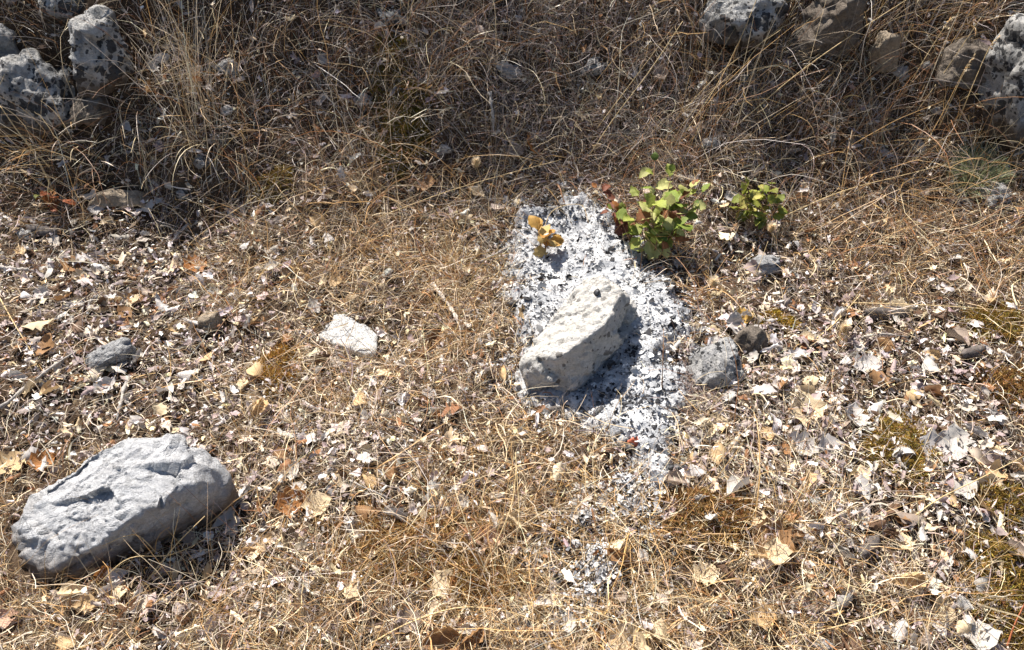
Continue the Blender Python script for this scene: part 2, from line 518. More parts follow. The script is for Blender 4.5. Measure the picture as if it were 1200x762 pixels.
rock_block('dark grey rounded rock cut off by the left edge', 2, 56, 0.10, 0.12, 0.12, M_GREYROCK, seed=55, amp=0.008, freq=18, sink=0.3)
rock_block('black spotted rock at the top edge above the lichen rocks', 80, 4, 0.15, 0.13, 0.10, M_LICHEN, seed=57, rot=0.2, amp=0.010, freq=16, sink=0.3)
rock_block('brown stained stone below the lichen rocks', 110, 128, 0.12, 0.10, 0.09, M_BROWNROCK, seed=59, amp=0.008, freq=18, sink=0.4)
rock_block('broad lichen covered rock at the top right edge', 872, 16, 0.24, 0.18, 0.15, M_LICHEN, seed=61, rot=-0.25, amp=0.011, freq=15, sink=0.3)
rock_block('grey brown leaning rock at the top beside the broad lichen rock', 980, 20, 0.18, 0.15, 0.21, M_BROWNROCK, seed=63, rot=0.5, tilt=0.25, amp=0.011, freq=14, sink=0.3)
rock_block('small upright tan stone on the upper right bank', 1034, 60, 0.075, 0.06, 0.13, M_TANROCK, sub=4, seed=65, rot=0.2, amp=0.005, freq=24, sink=0.28)
rock_block('tall lichen rock at the upper right edge', 1192, 92, 0.20, 0.20, 0.38, M_LICHEN, seed=67, rot=0.25, tilt=-0.15, amp=0.013, freq=12, sink=0.3, pits=0.006)
rock_block('dark brownish rock in shade left of the tall edge rock', 1132, 72, 0.14, 0.12, 0.12, M_BROWNROCK, seed=69, rot=0.25, amp=0.009, freq=15, sink=0.42)
rock_block('small pale cream stone above the streaked grey stone', 248, 377, 0.055, 0.06, 0.055, M_TANROCK, sub=4, seed=71, amp=0.003, freq=40, sink=0.2, name='pebble', cat='stone')
rock_block('flat brown stone at the foot of the left bank', 143, 232, 0.14, 0.07, 0.05, M_TANROCK, sub=4, seed=73, rot=-0.25, amp=0.004, freq=30, sink=0.2, name='pebble', cat='stone')
rock_block('pale blue grey stone in the litter below the small shrub', 898, 308, 0.08, 0.06, 0.05, M_GREYROCK, sub=4, seed=75, rot=0.2, amp=0.004, freq=30, sink=0.2, name='pebble', cat='stone')
for i, (px, py, s, lab) in enumerate([
        (833, 168, .055, 'white chip on the bank above the right shrub'), (266, 78, .07, 'grey white stone right of the tall straw tuft'), (265, 128, .04, 'small white pebble under the grey white bank stone'),
        (457, 20, .09, 'spotted grey stone high on the bank at centre left'), (597, 84, .07, 'pale stone on the middle of the bank'), (700, 78, .085, 'pale flat stone on the bank right of centre'),
        (425, 115, .06, 'white pebble on the bank left of the moss'), (520, 175, .045, 'white pebble among straw on the mid bank'), (1088, 78, .05, 'cream pebble beside the dark shaded rock'),
        (1057, 85, .06, 'white pebble right of the upright tan stone'), (1075, 170, .055, 'grey pebble in shade on the right bank'), (237, 190, .055, 'bluish pebble below the tall straw tuft'),
        (215, 228, .05, 'blue grey pebble left at the foot of the bank'), (676, 592, .035, 'small white pebble below the ash patch'), (470, 466, .03, 'tiny pale pebble below the white chip'),
        (965, 756, .04, 'white pebble at the bottom edge'), (620, 248, .04, 'dark blue grey pebble at the top of the ash'), (648, 247, .045, 'white pebble at the top of the ash'),
        (1165, 230, .10, 'pale lichen stone under the green cushion plant'), (30, 275, .05, 'white pebble at left near the orange seedling'), (1098, 130, .04, 'pale pebble half hidden on the right bank')]):
    rock_block(lab, px, py, s * 0.95, s * 0.75, s * 0.55, [M_LICHEN, M_MOTTLED, M_LICHEN][i % 3] if 'white' not in lab else M_CHALK, sub=4, seed=200 + i, rot=i * 0.8, tilt=0.3 * math.sin(i * 2.3), amp=s * 0.11, freq=2.6 / s, sink=0.30, name='pebble', cat='stone')

# ------------------------------------------------------------------ ash patch
ASH_PX = [(598, 262), (620, 240), (665, 240), (715, 262), (752, 285), (772, 330), (792, 372), (800, 410), (792, 455), (785, 500), (792, 545), (775, 560), (745, 545), (722, 500), (690, 480), (650, 478), (615, 440), (612, 400), (600, 360), (604, 310)]
SMALL_ASH = [(705, 675, .06), (745, 597, .05), (690, 700, .03), (735, 570, .04), (690, 612, .03), (700, 650, .03)]
ASH = np.array([ground(a, b)[:2] for a, b in ASH_PX])
SM = [(ground(a, b)[:2], r) for a, b, r in SMALL_ASH]

def ash_mask(x, y, small=False):
    """metres inside the ragged edge of the ash (positive inside)"""
    q = np.stack([x, y], -1).reshape(-1, 2)
    A, B = ASH, np.roll(ASH, -1, 0)
    dmin = np.full(len(q), 1e9); ins = np.zeros(len(q), bool)
    for a, b in zip(A, B):
        e = b - a
        t = np.clip(((q - a) @ e) / (e @ e), 0, 1)
        dmin = np.minimum(dmin, np.hypot(*(q - a - t[:, None] * e).T))
        c = (a[1] > q[:, 1]) != (b[1] > q[:, 1])
        ins ^= c & (q[:, 0] < (b[0] - a[0]) * (q[:, 1] - a[1]) / (b[1] - a[1] + 1e-12) + a[0])
    m = np.where(ins, dmin, -dmin)
    for c, r in (SM if small else []):
        m = np.maximum(m, (r - np.hypot(*(q - c).T)) * 0.7 - 0.01)
    m = m + 0.012 + 0.10 * fbm(q * 10, 77, 5, 0.62)
    return m.reshape(np.shape(x))

def ash_mat():
    m, nt, b, out = new_mat('wood_ash')
    tc = N(nt, 'ShaderNodeTexCoord').outputs['Object']
    n1 = noise(nt, tc, 22, 6, 0.65); n2 = noise(nt, tc, 95, 6, 0.7, 0.4); n3 = noise(nt, tc, 300, 4, 0.7)
    c = ramp(nt, n1, [(0.30, (0.20, 0.215, 0.24)), (0.47, (0.44, 0.455, 0.48)), (0.60, (0.68, 0.685, 0.69)), (0.76, (0.74, 0.74, 0.74))])
    c = mix(nt, ramp(nt, n2, [(0.50, 0.0), (0.68, 0.75)]), c, (0.20, 0.21, 0.24))
    c = mix(nt, ramp(nt, n3, [(0.60, 0.0), (0.72, 0.5)]), c, (0.07, 0.072, 0.08))
    nt.links.new(c, b.inputs['Base Color'])
    b.inputs['Roughness'].default_value = 1.0; b.inputs['Specular IOR Level'].default_value = 0.05
    bump(nt, b, [(n1, 0.5, 0.02), (n2, 0.9, 0.008), (n3, 0.8, 0.003)])
    return m
M_ASH = ash_mat()
lo, hi = ASH.min(0) - 0.12, ASH.max(0) + 0.12
lo[1] -= 0.45
ax_, ay_ = np.arange(lo[0], hi[0], 0.007), np.arange(lo[1], hi[1], 0.007)
X, Y = np.meshgrid(ax_, ay_)
mk = ash_mask(X, Y)
q = np.stack([X, Y], -1)
Z = terrain(X, Y) + np.clip(mk * 0.6, -0.05, 0.022) + 0.010 * fbm(q * 32, 88, 4) * (mk > -0.03) + 0.004
idx = np.arange(X.size).reshape(X.shape)
F = np.stack([idx[:-1, :-1], idx[:-1, 1:], idx[1:, 1:], idx[1:, :-1]], -1).reshape(-1, 4)
F = F[(mk.ravel()[F] > -0.02).any(1)]
used = np.unique(F); rem = np.zeros(X.size, int); rem[used] = np.arange(len(used))
o = link('ash', mesh_np('ash', np.stack([X, Y, Z], -1).reshape(-1, 3)[used], rem[F], M_ASH, smooth=True))
tag(o, 'white and grey wood ash spread around the whitish boulder', 'ash', kind='stuff')

# ------------------------------------------------------------------ zones of the ground cover, as blobs standing on the ground
def blobs(lst):
    return [(ground(px, py)[:2], rx / 430.0, ry / 300.0, w) for px, py, rx, ry, w in lst]
Z_GOLD = blobs([(560, 560, 170, 200, 1), (640, 700, 220, 110, 1), (330, 380, 110, 90, .7), (480, 300, 140, 90, .7), (900, 640, 160, 130, .8), (1090, 270, 160, 80, 1), (330, 680, 130, 90, .8), (1000, 720, 160, 90, .7), (60, 720, 100, 60, .6)])
Z_PALE = blobs([(120, 320, 170, 90, 1), (190, 470, 190, 80, 1), (340, 520, 130, 80, .9), (1000, 480, 170, 110, 1.1), (1110, 560, 120, 120, .9), (880, 300, 70, 50, .8), (420, 560, 110, 60, .5), (1060, 690, 120, 70, .8), (240, 640, 70, 60, 1), (480, 490, 90, 60, .3), (870, 520, 60, 60, .5)])
Z_GREY = blobs([(700, 130, 160, 90, 1), (420, 60, 120, 60, .7), (620, 60, 120, 60, .8), (920, 120, 100, 70, .6)])
Z_MOSSY = blobs([(470, 140, 45, 45, 1), (1160, 380, 45, 30, 1), (1055, 525, 45, 45, 1), (1180, 450, 40, 40, 1), (1175, 690, 60, 50, 1), (470, 640, 90, 40, .6), (840, 600, 70, 40, .5), (910, 375, 30, 20, .6)])
def zone(z, x, y):
    s = np.zeros(np.shape(x))
    for c, rx, ry, w in z:
        s = s + w * np.exp(-(((x - c[0]) / rx) ** 2 + ((y - c[1]) / ry) ** 2))
    if z is Z_PALE or z is Z_GOLD:          # drifts and bare places
        s = np.maximum(s * (1 + 1.3 * fbm(np.stack([x, y], -1) * 6.0, 140 if z is Z_PALE else 150, 3)), 0)
    return s

def area_pts(rg, n, margin=0.28, ymin=0.45, ymax=3.15):
    """points on the ground over the seen area and a margin round it"""
    out = []
    tot = 0
    while tot < n:
        x = rg.uniform(-2.3, 2.3, n); y = rg.uniform(ymin, ymax, n)
        z = terrain(x, y)
        dep = y * sp - (z - CAM_Z) * cp
        k = np.abs(x) < dep * math.tan(HFOV / 2) + margin
        # keep image density even-ish: closer ground shows larger
        out.append(np.stack([x[k], y[k], z[k]], 1)); tot += k.sum()
    return np.concatenate(out)[:n]

def bankness(x, y):
    y0 = 2.02 + 0.07 * np.sin(x * 1.5 + 0.6) - 0.05 * x + 0.13 * np.exp(-((x - 0.16) / 0.28) ** 2)
    return 1 / (1 + np.exp(-(y - y0) / 0.10))

PAL = dict(gold=(0.54, 0.345, 0.15), straw=(0.68, 0.54, 0.35), pale=(0.72, 0.62, 0.48), grey=(0.42, 0.37, 0.33), brown=(0.25, 0.125, 0.06), orange=(0.40, 0.19, 0.075), dark=(0.09, 0.055, 0.035), silver=(0.60, 0.56, 0.54), mauve=(0.34, 0.27, 0.265))
def colours(rg, names, probs, n, jit=0.18):
    P = np.array([PAL[k] for k in names])
    probs = np.asarray(probs, float)
    if probs.ndim == 1:
        i = rg.choice(len(names), n, p=probs / probs.sum())
    else:
        c = np.cumsum(probs / probs.sum(1, keepdims=True), 1)
        i = (rg.random(n)[:, None] > c).sum(1).clip(0, len(names) - 1)
    c = P[i] * np.exp(rg.normal(0, jit, (n, 1))) * np.exp(rg.normal(0, 0.025, (n, 3)))
    return np.clip(c, 0.01, 0.85)

def blades(rg, root, az, el, length, width, cols, seg=6, droop=0.6, bend=0.5, wob=0.25, lift=0.002, taper=0.5, keep_out=True, two=False):
    """curved straw ribbons; returns V, F, C"""
    n = len(root)
    ds = (length / seg)[:, None]
    e = el.copy(); a = az.copy()
    de = -np.abs(rg.normal(droop, droop * 0.5, n)) / seg
    da = rg.normal(0, bend, n) / seg
    pts = [root]
    for k in range(seg):
        e = e + de + rg.normal(0, wob / seg ** 0.5, n); a = a + da + rg.normal(0, wob / seg ** 0.5, n)
        d = np.stack([np.cos(e) * np.cos(a), np.cos(e) * np.sin(a), np.sin(e)], 1)
        p = pts[-1] + d * ds
        gz = terrain(p[:, 0], p[:, 1]) + lift
        low = p[:, 2] < gz
        p[:, 2] = np.maximum(p[:, 2], gz)
        e = np.where(low, np.abs(e) * 0.25, e)
        pts.append(p)
    P = np.stack(pts, 1)
    if keep_out:
        bad = in_rock(P, 1.0).any(1)
        P, width, cols = P[~bad], width[~bad], cols[~bad]
        n = len(P)
    T = np.gradient(P, axis=1)
    T /= np.linalg.norm(T, axis=2, keepdims=True) + 1e-9
    rv = rg.normal(size=(n, 1, 3))
    Sd = np.cross(T, rv); Sd /= np.linalg.norm(Sd, axis=2, keepdims=True) + 1e-9
    t = np.linspace(0, 1, seg + 1)[None, :, None]
    wd = width[:, None, None] * (1 - (1 - taper) * t ** 1.5) * 0.5
    V = np.stack([P - Sd * wd, P + Sd * wd], 2)                 # n, seg+1, 2, 3
    b = (np.arange(n) * (seg + 1) * 2)[:, None]
    k = np.arange(seg)[None, :] * 2
    F = np.stack([b + k, b + k + 1, b + k + 3, b + k + 2], -1).reshape(-1, 4)
    C = np.repeat(cols, (seg + 1) * 2, 0)
    return V.reshape(-1, 3), F, C

def stuff(name, parts, mat, label, cat):
    V, F, C, off = [], [], [], 0
    for v, f, c in parts:
        V.append(v); F.append(f + off); C.append(c); off += len(v)
    o = link(name, mesh_np(name, np.concatenate(V), np.concatenate(F), mat, np.concatenate(C)))
    return tag(o, label, cat, kind='stuff')

# --- leaf crumbs
def crumbs(rg, P, size, cols, tilt=0.5, lift=(0.002, 0.022), curl=0.5, aspect=(0.35, 0.9)):
    n = len(P)
    u, v = np.meshgrid([-1, 0, 1], [-1, 0, 1], indexing='ij')
    u = u.ravel()[None].astype(float); v = v.ravel()[None].astype(float)
    asp = rg.uniform(*aspect, (n, 1))
    k = rg.normal(0, curl, (n, 1)); k2 = rg.normal(0, curl * 0.6, (n, 1))
    jx, jy = rg.normal(0, 0.22, (n, 9)), rg.normal(0, 0.22, (n, 9))
    corner = np.where(np.abs(u * v) > 0, 0.72, 1.0)
    X = (u * corner + jx); Y_ = (v * corner + jy) * asp
    Zl = k * u * u + k2 * v * v * asp + rg.normal(0, 0.12, (n, 9))
    L = np.stack([X, Y_, Zl], -1) * (size[:, None, None] * 0.5)
    az, tx, ty = rg.uniform(0, 2 * np.pi, n), rg.normal(0, tilt, n), rg.normal(0, tilt, n)
    def rot(axis, a):
        c, s = np.cos(a), np.sin(a); R = np.zeros((n, 3, 3)); i, j = [(1, 2), (2, 0), (0, 1)][axis]
        R[:, axis, axis] = 1; R[:, i, i] = c; R[:, j, j] = c; R[:, i, j] = -s; R[:, j, i] = s
        return R
    R = rot(2, az) @ rot(0, tx) @ rot(1, ty)
    L = np.einsum('nij,nkj->nki', R, L)
    base = P + np.stack([np.zeros(n), np.zeros(n), rg.uniform(*lift, n)], 1)
    V = L + base[:, None]
    gz = terrain(V[..., 0], V[..., 1]) + 0.001
    V[..., 2] = np.maximum(V[..., 2], gz)
    b = (np.arange(n) * 9)[:, None]
    q = np.array([[0, 3, 4, 1], [1, 4, 5, 2], [3, 6, 7, 4], [4, 7, 8, 5]])
    F = (b[:, :, None] + q[None]).reshape(-1, 4)
    return V.reshape(-1, 3), F, np.repeat(cols, 9, 0)

rg = np.random.default_rng(7)
P = area_pts(rg, 100000)
pale, gold, ashm, bk = zone(Z_PALE, P[:, 0], P[:, 1]), zone(Z_GOLD, P[:, 0], P[:, 1]), ash_mask(P[:, 0], P[:, 1]), bankness(P[:, 0], P[:, 1])
keep = (rg.random(len(P)) < 0.42 + 0.2 * pale) & (rg.random(len(P)) < np.clip(0.6 - ashm * 18, 0.0, 1)) & ~in_rock(P + [0, 0, 0.005])
P, pale, gold, bk = P[keep], pale[keep], gold[keep], bk[keep]
n = len(P)
pr = np.stack([0.11 + 0.24 * pale, 0.12 + 0.10 * pale, 0.20 + 0.1 * gold, 0.30 + 0.25 * pale, 0.16 + 0.25 * bk, 0.36 + 0.3 * bk, 0.28 + 0.4 * bk + 0.15 * pale], 1)
c = colours(rg, ['silver', 'pale', 'straw', 'mauve', 'brown', 'dark', 'grey'], pr, n, 0.40)
size = np.exp(rg.normal(math.log(0.0060), 0.55, n)) * (1 + 0.3 * np.clip(pale, 0, 1))
size = np.clip(size, 0.003, 0.034)
def scraps(rg, P, size, cols, m=6):
    """ragged crumpled pieces of leaf: lobed outline, rolled and buckled sheet"""
    n = len(P)
    u, v = np.meshgrid(np.linspace(-1, 1, m), np.linspace(-1, 1, m), indexing='ij')
    u, v = u.ravel()[None], v.ravel()[None]
    rr = np.maximum(np.abs(u), np.abs(v)); th = np.arctan2(v, u)
    circ = rr / np.maximum(np.hypot(u, v), 1e-6)                       # square grid to disc
    ph = rg.uniform(0, 6.28, (n, 3)); lob = rg.integers(3, 6, (n, 1))
    rim = 1 + rr ** 2 * (0.20 * np.sin(lob * th + ph[:, :1]) + 0.14 * np.sin(7 * th + ph[:, 1:2]) + rg.normal(0, 0.07, (n, m * m)))
    asp = rg.uniform(0.35, 0.8, (n, 1))
    x = u * circ * rim; y = v * circ * rim * asp
    k1, k2 = rg.normal(0, 1.3, (n, 1)), rg.normal(0, 0.5, (n, 1))
    ky = np.where(np.abs(k1) < 0.15, 0.15, k1) / asp
    z = (1 - np.cos(ky * y)) / ky + k2 * x ** 2 * 0.5
    y = np.sin(ky * y) / ky
    z = z + 0.12 * np.sin(4 * x + ph[:, 2:]) * np.cos(5 * y + ph[:, :1]) + rg.normal(0, 0.035, (n, m * m))
    Lc = np.stack([x, y, z], -1) * (size[:, None, None] * 0.5)
    az, tx, ty = rg.uniform(0, 2 * np.pi, n), rg.normal(0, 0.4, n) + np.pi * (rg.random(n) < 0.5), rg.normal(0, 0.4, n)
    def rot(axis, a):
        c, s = np.cos(a), np.sin(a); R = np.zeros((n, 3, 3)); i, j = [(1, 2), (2, 0), (0, 1)][axis]
        R[:, axis, axis] = 1; R[:, i, i] = c; R[:, j, j] = c; R[:, i, j] = -s; R[:, j, i] = s
        return R
    Lc = np.einsum('nij,nkj->nki', rot(2, az) @ rot(0, tx) @ rot(1, ty), Lc)
    V = Lc + (P + np.stack([np.zeros(n), np.zeros(n), rg.uniform(0.006, 0.03, n)], 1))[:, None]
    V[..., 2] = np.maximum(V[..., 2], terrain(V[..., 0], V[..., 1]) + 0.001)
    I = np.arange(m * m).reshape(m, m)
    q = np.stack([I[:-1, :-1], I[1:, :-1], I[1:, 1:], I[:-1, 1:]], -1).reshape(-1, 4)
    F = ((np.arange(n) * m * m)[:, None, None] + q[None]).reshape(-1, 4)
    return V.reshape(-1, 3), F, np.repeat(cols, m * m, 0)
Q = area_pts(rg, 16000)
qp, qb = zone(Z_PALE, Q[:, 0], Q[:, 1]), bankness(Q[:, 0], Q[:, 1])
kq = (rg.random(len(Q)) < 0.2 + 0.6 * qp + 0.14 * qb) & (ash_mask(Q[:, 0], Q[:, 1]) < -0.01) & ~in_rock(Q + [0, 0, 0.01], 1.08)
Q, qp, qb = Q[kq], qp[kq], qb[kq]
qc = colours(rg, ['silver', 'pale', 'straw', 'mauve', 'brown', 'grey', 'dark'], np.stack([0.24 + 0.38 * qp + 0.2 * qb, 0.20 + 0.12 * qp, 0.12 + 0 * qp, 0.32 + 0.2 * qp, 0.18 + 0.1 * qb, 0.25 + 0.2 * qb, 0.06 + 0.1 * qb], 1), len(Q), 0.18)
o = stuff('leaf_scraps', [scraps(rg, Q, np.clip(np.exp(rg.normal(math.log(0.019), 0.45, len(Q))), 0.008, 0.055), qc)], M_LITTER, 'ragged crumpled scraps of grey and tan dead leaves in the litter', 'leaf litter')
for p_ in o.data.polygons: p_.use_smooth = True
stuff('leaf_litter', [crumbs(rg, P, size, c, tilt=0.6, lift=(0.002, 0.026), curl=0.7, aspect=(0.18, 0.8))], M_LITTER, 'broken crumbs of dead leaves covering the ground between the straw', 'leaf litter')

# --- ash flakes and cinders
rg = np.random.default_rng(9)
x = rg.uniform(lo[0], hi[0], 120000); y = rg.uniform(lo[1], hi[1], 120000)
am = ash_mask(x, y, True)
k = (am > -0.11) & (rg.random(len(x)) < np.clip(0.18 + am * 2, 0.025, 0.30) + 0.25 * zone(blobs([(612, 345, 22, 40, 1), (735, 440, 45, 35, .6), (780, 320, 30, 40, 1)]), x, y))
P = np.stack([x[k], y[k], terrain(x[k], y[k]) + np.clip(am[k] * 0.6, 0, 0.022)], 1)
k = ~in_rock(P + [0, 0, 0.012]); P = P[k]
n = len(P)
DKZ = blobs([(612, 345, 22, 40, .5), (735, 440, 45, 35, .35), (780, 320, 30, 40, .6), (650, 265, 60, 25, .25), (700, 480, 40, 15, .3)])
dk = np.clip(zone(DKZ, P[:, 0], P[:, 1]) + 0.36 + 1.1 * fbm(P[:, :2] * 13, 91, 3) - 1.0 * ash_mask(P[:, 0], P[:, 1]), 0.05, 0.75)
u = rg.random(n)
ci = np.where(rg.random(n) < dk, np.where(u < 0.15, 1, np.where(u < 0.45, 2, 3)), np.where(u < 0.7, 0, 1))
c = np.array([(0.62, 0.625, 0.63), (0.40, 0.415, 0.44), (0.16, 0.17, 0.19), (0.03, 0.03, 0.034)])[ci] * np.exp(rg.normal(0, 0.12, (n, 1)))
size = np.clip(np.exp(rg.normal(math.log(0.0042), 0.75, n)), 0.002, 0.026)
sp_, sr_ = [], []
for c0, r0 in SM:
    m_ = int(r0 * 7000)
    d_ = np.abs(rg.normal(0, 0.5, m_)) * r0; t_ = rg.uniform(0, 2 * np.pi, m_)
    sp_.append(np.stack([c0[0] + d_ * np.cos(t_), c0[1] + d_ * np.sin(t_)], 1))
sp_ = np.concatenate(sp_); sp_ = np.concatenate([sp_, terrain(sp_[:, 0], sp_[:, 1])[:, None]], 1)
sc_ = np.array([(0.68, 0.68, 0.68), (0.44, 0.455, 0.48), (0.10, 0.105, 0.12)])[rg.choice(3, len(sp_), p=[0.4, 0.4, 0.2])]
small_flakes = crumbs(rg, sp_, np.clip(np.exp(rg.normal(math.log(0.006), 0.5, len(sp_))), 0.002, 0.018), sc_, tilt=0.5, lift=(0.004, 0.032), curl=0.35, aspect=(0.5, 1.0))
stuff('ash_flakes', [small_flakes, crumbs(rg, P, size, c, tilt=0.5, lift=(0.001, 0.010), curl=0.35, aspect=(0.5, 1.0))], M_LITTER, 'loose flakes of white ash and black cinders on the burnt spot', 'ash')

# --- matted straw lying over the ground
rg = np.random.default_rng(12)
def field(rg, n):
    P = area_pts(rg, n)
    x, y = P[:, 0], P[:, 1]
    return P, zone(Z_PALE, x, y), zone(Z_GOLD, x, y), zone(Z_GREY, x, y), ash_mask(x, y), bankness(x, y)
P, pale, gold, grey, am, bk = field(rg, 135000)
k = (rg.random(len(P)) < np.clip(0.46 + 0.55 * gold - 0.05 * pale, 0.1, 1) * (1 - 0.68 * bk) * np.clip(0.85 - am * 13, 0.05, 1)) & ~in_rock(P + [0, 0, 0.01])
P, pale, gold, grey, bk = [a[k] for a in (P, pale, gold, grey, bk)]
n = len(P)
cols_ = colours(rg, ['gold', 'straw', 'pale', 'grey', 'brown', 'orange', 'mauve'],
    np.stack([(0.20 + 0.25 * gold) / (1 + 1.5 * pale), 0.34 + 0.32 * gold, 0.24 + 0.12 * gold + 0.4 * pale, 0.12 + 0.5 * grey + 0.25 * bk, 0.12 + 0.08 * bk, (0.08 + 0.03 * gold) / (1 + 2 * pale), 0.14 + 0.2 * grey + 0.25 * bk + 0.2 * pale], 1), n)
L = np.clip(np.exp(rg.normal(math.log(0.046), 0.55, n)), 0.015, 0.2)
P[:, 2] += rg.uniform(0, 0.034, n)
a = blades(rg, P, rg.uniform(0, 2 * np.pi, n), rg.normal(0.2, 0.4, n), L, np.exp(rg.normal(math.log(0.00095), 0.5, n)), cols_, seg=5, droop=0.6, bend=0.9, wob=0.4)
stuff('matted_straw', [a], M_STRAW, 'short golden dry straw matted over the ground', 'dry grass')

# --- standing and arching dry grass
rg = np.random.default_rng(15)
ncl = 1250
Cn = area_pts(rg, ncl * 2)
w = np.clip(0.25 + 0.5 * zone(Z_GOLD, Cn[:, 0], Cn[:, 1]) + 0.38 * bankness(Cn[:, 0], Cn[:, 1]) - 0.3 * zone(Z_PALE, Cn[:, 0], Cn[:, 1]), 0.03, 1) * np.where(ash_mask(Cn[:, 0], Cn[:, 1]) > -0.03, 0.03, 1)
Cn = Cn[rg.random(len(Cn)) < w]
m = rg.integers(5, 26, len(Cn))
ci = np.repeat(np.arange(len(Cn)), m); n = len(ci)
P = Cn[ci] + np.concatenate([rg.normal(0, 0.016, (n, 2)), np.zeros((n, 1))], 1)
P[:, 2] = terrain(P[:, 0], P[:, 1])
bk = bankness(P[:, 0], P[:, 1])
cl_l = np.exp(rg.normal(math.log(0.13), 0.4, len(Cn)))
L = np.clip(cl_l[ci] * np.exp(rg.normal(0, 0.35, n)) * (1 + 0.7 * bk), 0.04, 0.42)
lean = rg.uniform(0, 2 * np.pi, len(Cn))
az = np.where(rg.random(n) < 0.5, lean[ci] + rg.normal(0, 0.7, n), rg.uniform(0, 2 * np.pi, n))
el = np.clip(rg.normal(0.85 + 0.2 * bk, 0.4, n), 0.1, 1.55)
gold, grey = zone(Z_GOLD, P[:, 0], P[:, 1]), zone(Z_GREY, P[:, 0], P[:, 1])
cols_ = colours(rg, ['gold', 'straw', 'pale', 'grey', 'brown', 'orange'], np.stack([0.3 + 0.3 * gold, 0.35 + 0.2 * gold, 0.14 + 0 * gold, 0.1 + 0.5 * grey + 0.4 * bk, 0.12 + 0.22 * bk, 0.12 + 0.04 * bk], 1), n)
a = blades(rg, P, az, el, L, np.exp(rg.normal(math.log(0.00105), 0.42, n)), cols_, seg=7, droop=0.85, bend=0.5, wob=0.38, taper=0.35)
stuff('dry_grass', [a], M_STRAW, 'arching dry grass stems standing over the litter and the bank', 'dry grass')

# --- fine wiry curls on the bank
rg = np.random.default_rng(18)
P = area_pts(rg, 42000, ymin=1.6)
w = np.clip(0.2 * bankness(P[:, 0], P[:, 1]) + 0.8 * zone(Z_GREY, P[:, 0], P[:, 1]), 0.02, 1)
P = P[(rg.random(len(P)) < w) & (ash_mask(P[:, 0], P[:, 1]) < 0)]
n = len(P)
P[:, 2] += rg.uniform(0, 0.05, n)
cols_ = colours(rg, ['grey', 'mauve', 'straw', 'brown'], [0.4, 0.25, 0.2, 0.2], n)
a = blades(rg, P, rg.uniform(0, 2 * np.pi, n), rg.normal(0.5, 0.5, n), np.clip(np.exp(rg.normal(math.log(0.13), 0.35, n)), 0.04, 0.3), np.full(n, 0.0009), cols_, seg=9, droop=1.6, bend=2.2, wob=0.35, taper=0.7)
stuff('wiry_grass', [a], M_STRAW, 'fine grey wiry grass tangled over the middle of the bank', 'dry grass')

# --- broad dry blades
rg = np.random.default_rng(21)
P = area_pts(rg, 2200)
k = (rg.random(len(P)) < np.clip(0.35 + 0.6 * bankness(P[:, 0], P[:, 1]), 0, 1)) & (ash_mask(P[:, 0], P[:, 1]) < -0.03)
P = P[k]; n = len(P)
P[:, 2] += rg.uniform(0.005, 0.05, n)
cols_ = colours(rg, ['straw', 'pale', 'gold', 'brown'], [0.4, 0.35, 0.2, 0.12], n)
a = blades(rg, P, rg.uniform(0, 2 * np.pi, n), rg.normal(0.35, 0.35, n), np.clip(np.exp(rg.normal(math.log(0.085), 0.4, n)), 0.03, 0.2), rg.uniform(0.0025, 0.005, n), cols_, seg=8, droop=1.3, bend=1.0, wob=0.35, taper=0.15)
stuff('broad_dry_blades', [a], M_STRAW, 'broad curled pale dry grass blades scattered over the bank and litter', 'dry grass')

# ------------------------------------------------------------------ moss patches
def moss(px, py, wpx, hpx, label, seed, tone=(0.20, 0.13, 0.025)):
    rg = np.random.default_rng(seed)
    c = ground(px, py)
    rx, ry = wpx / 430 / 2, hpx / 300 / 2
    n = int(np.clip(rx * ry * 420000, 500, 6500))
    r = np.sqrt(rg.random(n)); th = rg.uniform(0, 2 * np.pi, n)
    ed = 1 + 0.35 * vnoise(np.stack([np.cos(th) * 2.3 + seed, np.sin(th) * 2.3], -1), seed)
    x, y = c[0] + rx * r * np.cos(th) * ed, c[1] + ry * r * np.sin(th) * ed
    hgt = 0.027 * (1 - r ** 2) + 0.010 * vnoise(np.stack([x, y], -1) * 45, seed)
    P = np.stack([x, y, terrain(x, y) + np.maximum(hgt, 0.001)], 1)
    P = P[~in_rock(P)]; n = len(P)
    col = np.clip(np.array(tone) * np.exp(rg.normal(0, 0.3, (n, 1))) * np.exp(rg.normal(0, 0.1, (n, 3))), 0.005, 0.6)
    V, F, C = blades(rg, P, rg.uniform(0, 2 * np.pi, n), rg.normal(0.9, 0.45, n), rg.uniform(0.007, 0.016, n), rg.uniform(0.0018, 0.0032, n), col, seg=2, droop=0.5, keep_out=False, taper=0.3)
    loc = np.array([c[0], c[1], float(terrain(c[0], c[1]))])
    tag(link('moss_patch', mesh_np('moss_patch', V - loc, F, M_MOSS, C), loc=loc), label, 'moss', 'patches of moss')
OL, BR = (0.24, 0.16, 0.04), (0.26, 0.15, 0.055)
moss(470, 140, 85, 90, 'dark olive moss cushion on the middle of the bank', 301, (0.16, 0.12, 0.025))
moss(1160, 382, 75, 50, 'round brown green moss patch near the right edge, upper of three', 302, OL)
moss(1055, 522, 80, 70, 'olive moss patch among white leaves right of centre', 303, OL)
moss(1182, 455, 60, 55, 'moss patch at the right edge below the round one', 304, BR)
moss(1178, 690, 80, 90, 'golden moss patch in the lower right corner', 305, OL)
moss(470, 640, 150, 60, 'sparse golden moss under straw left of the tan folded leaf', 306, BR)
moss(845, 605, 120, 50, 'rusty moss below the ash on the right', 307, BR)
moss(912, 378, 45, 28, 'small yellow moss tuft above the dark brown stone', 308, (0.30, 0.19, 0.03))
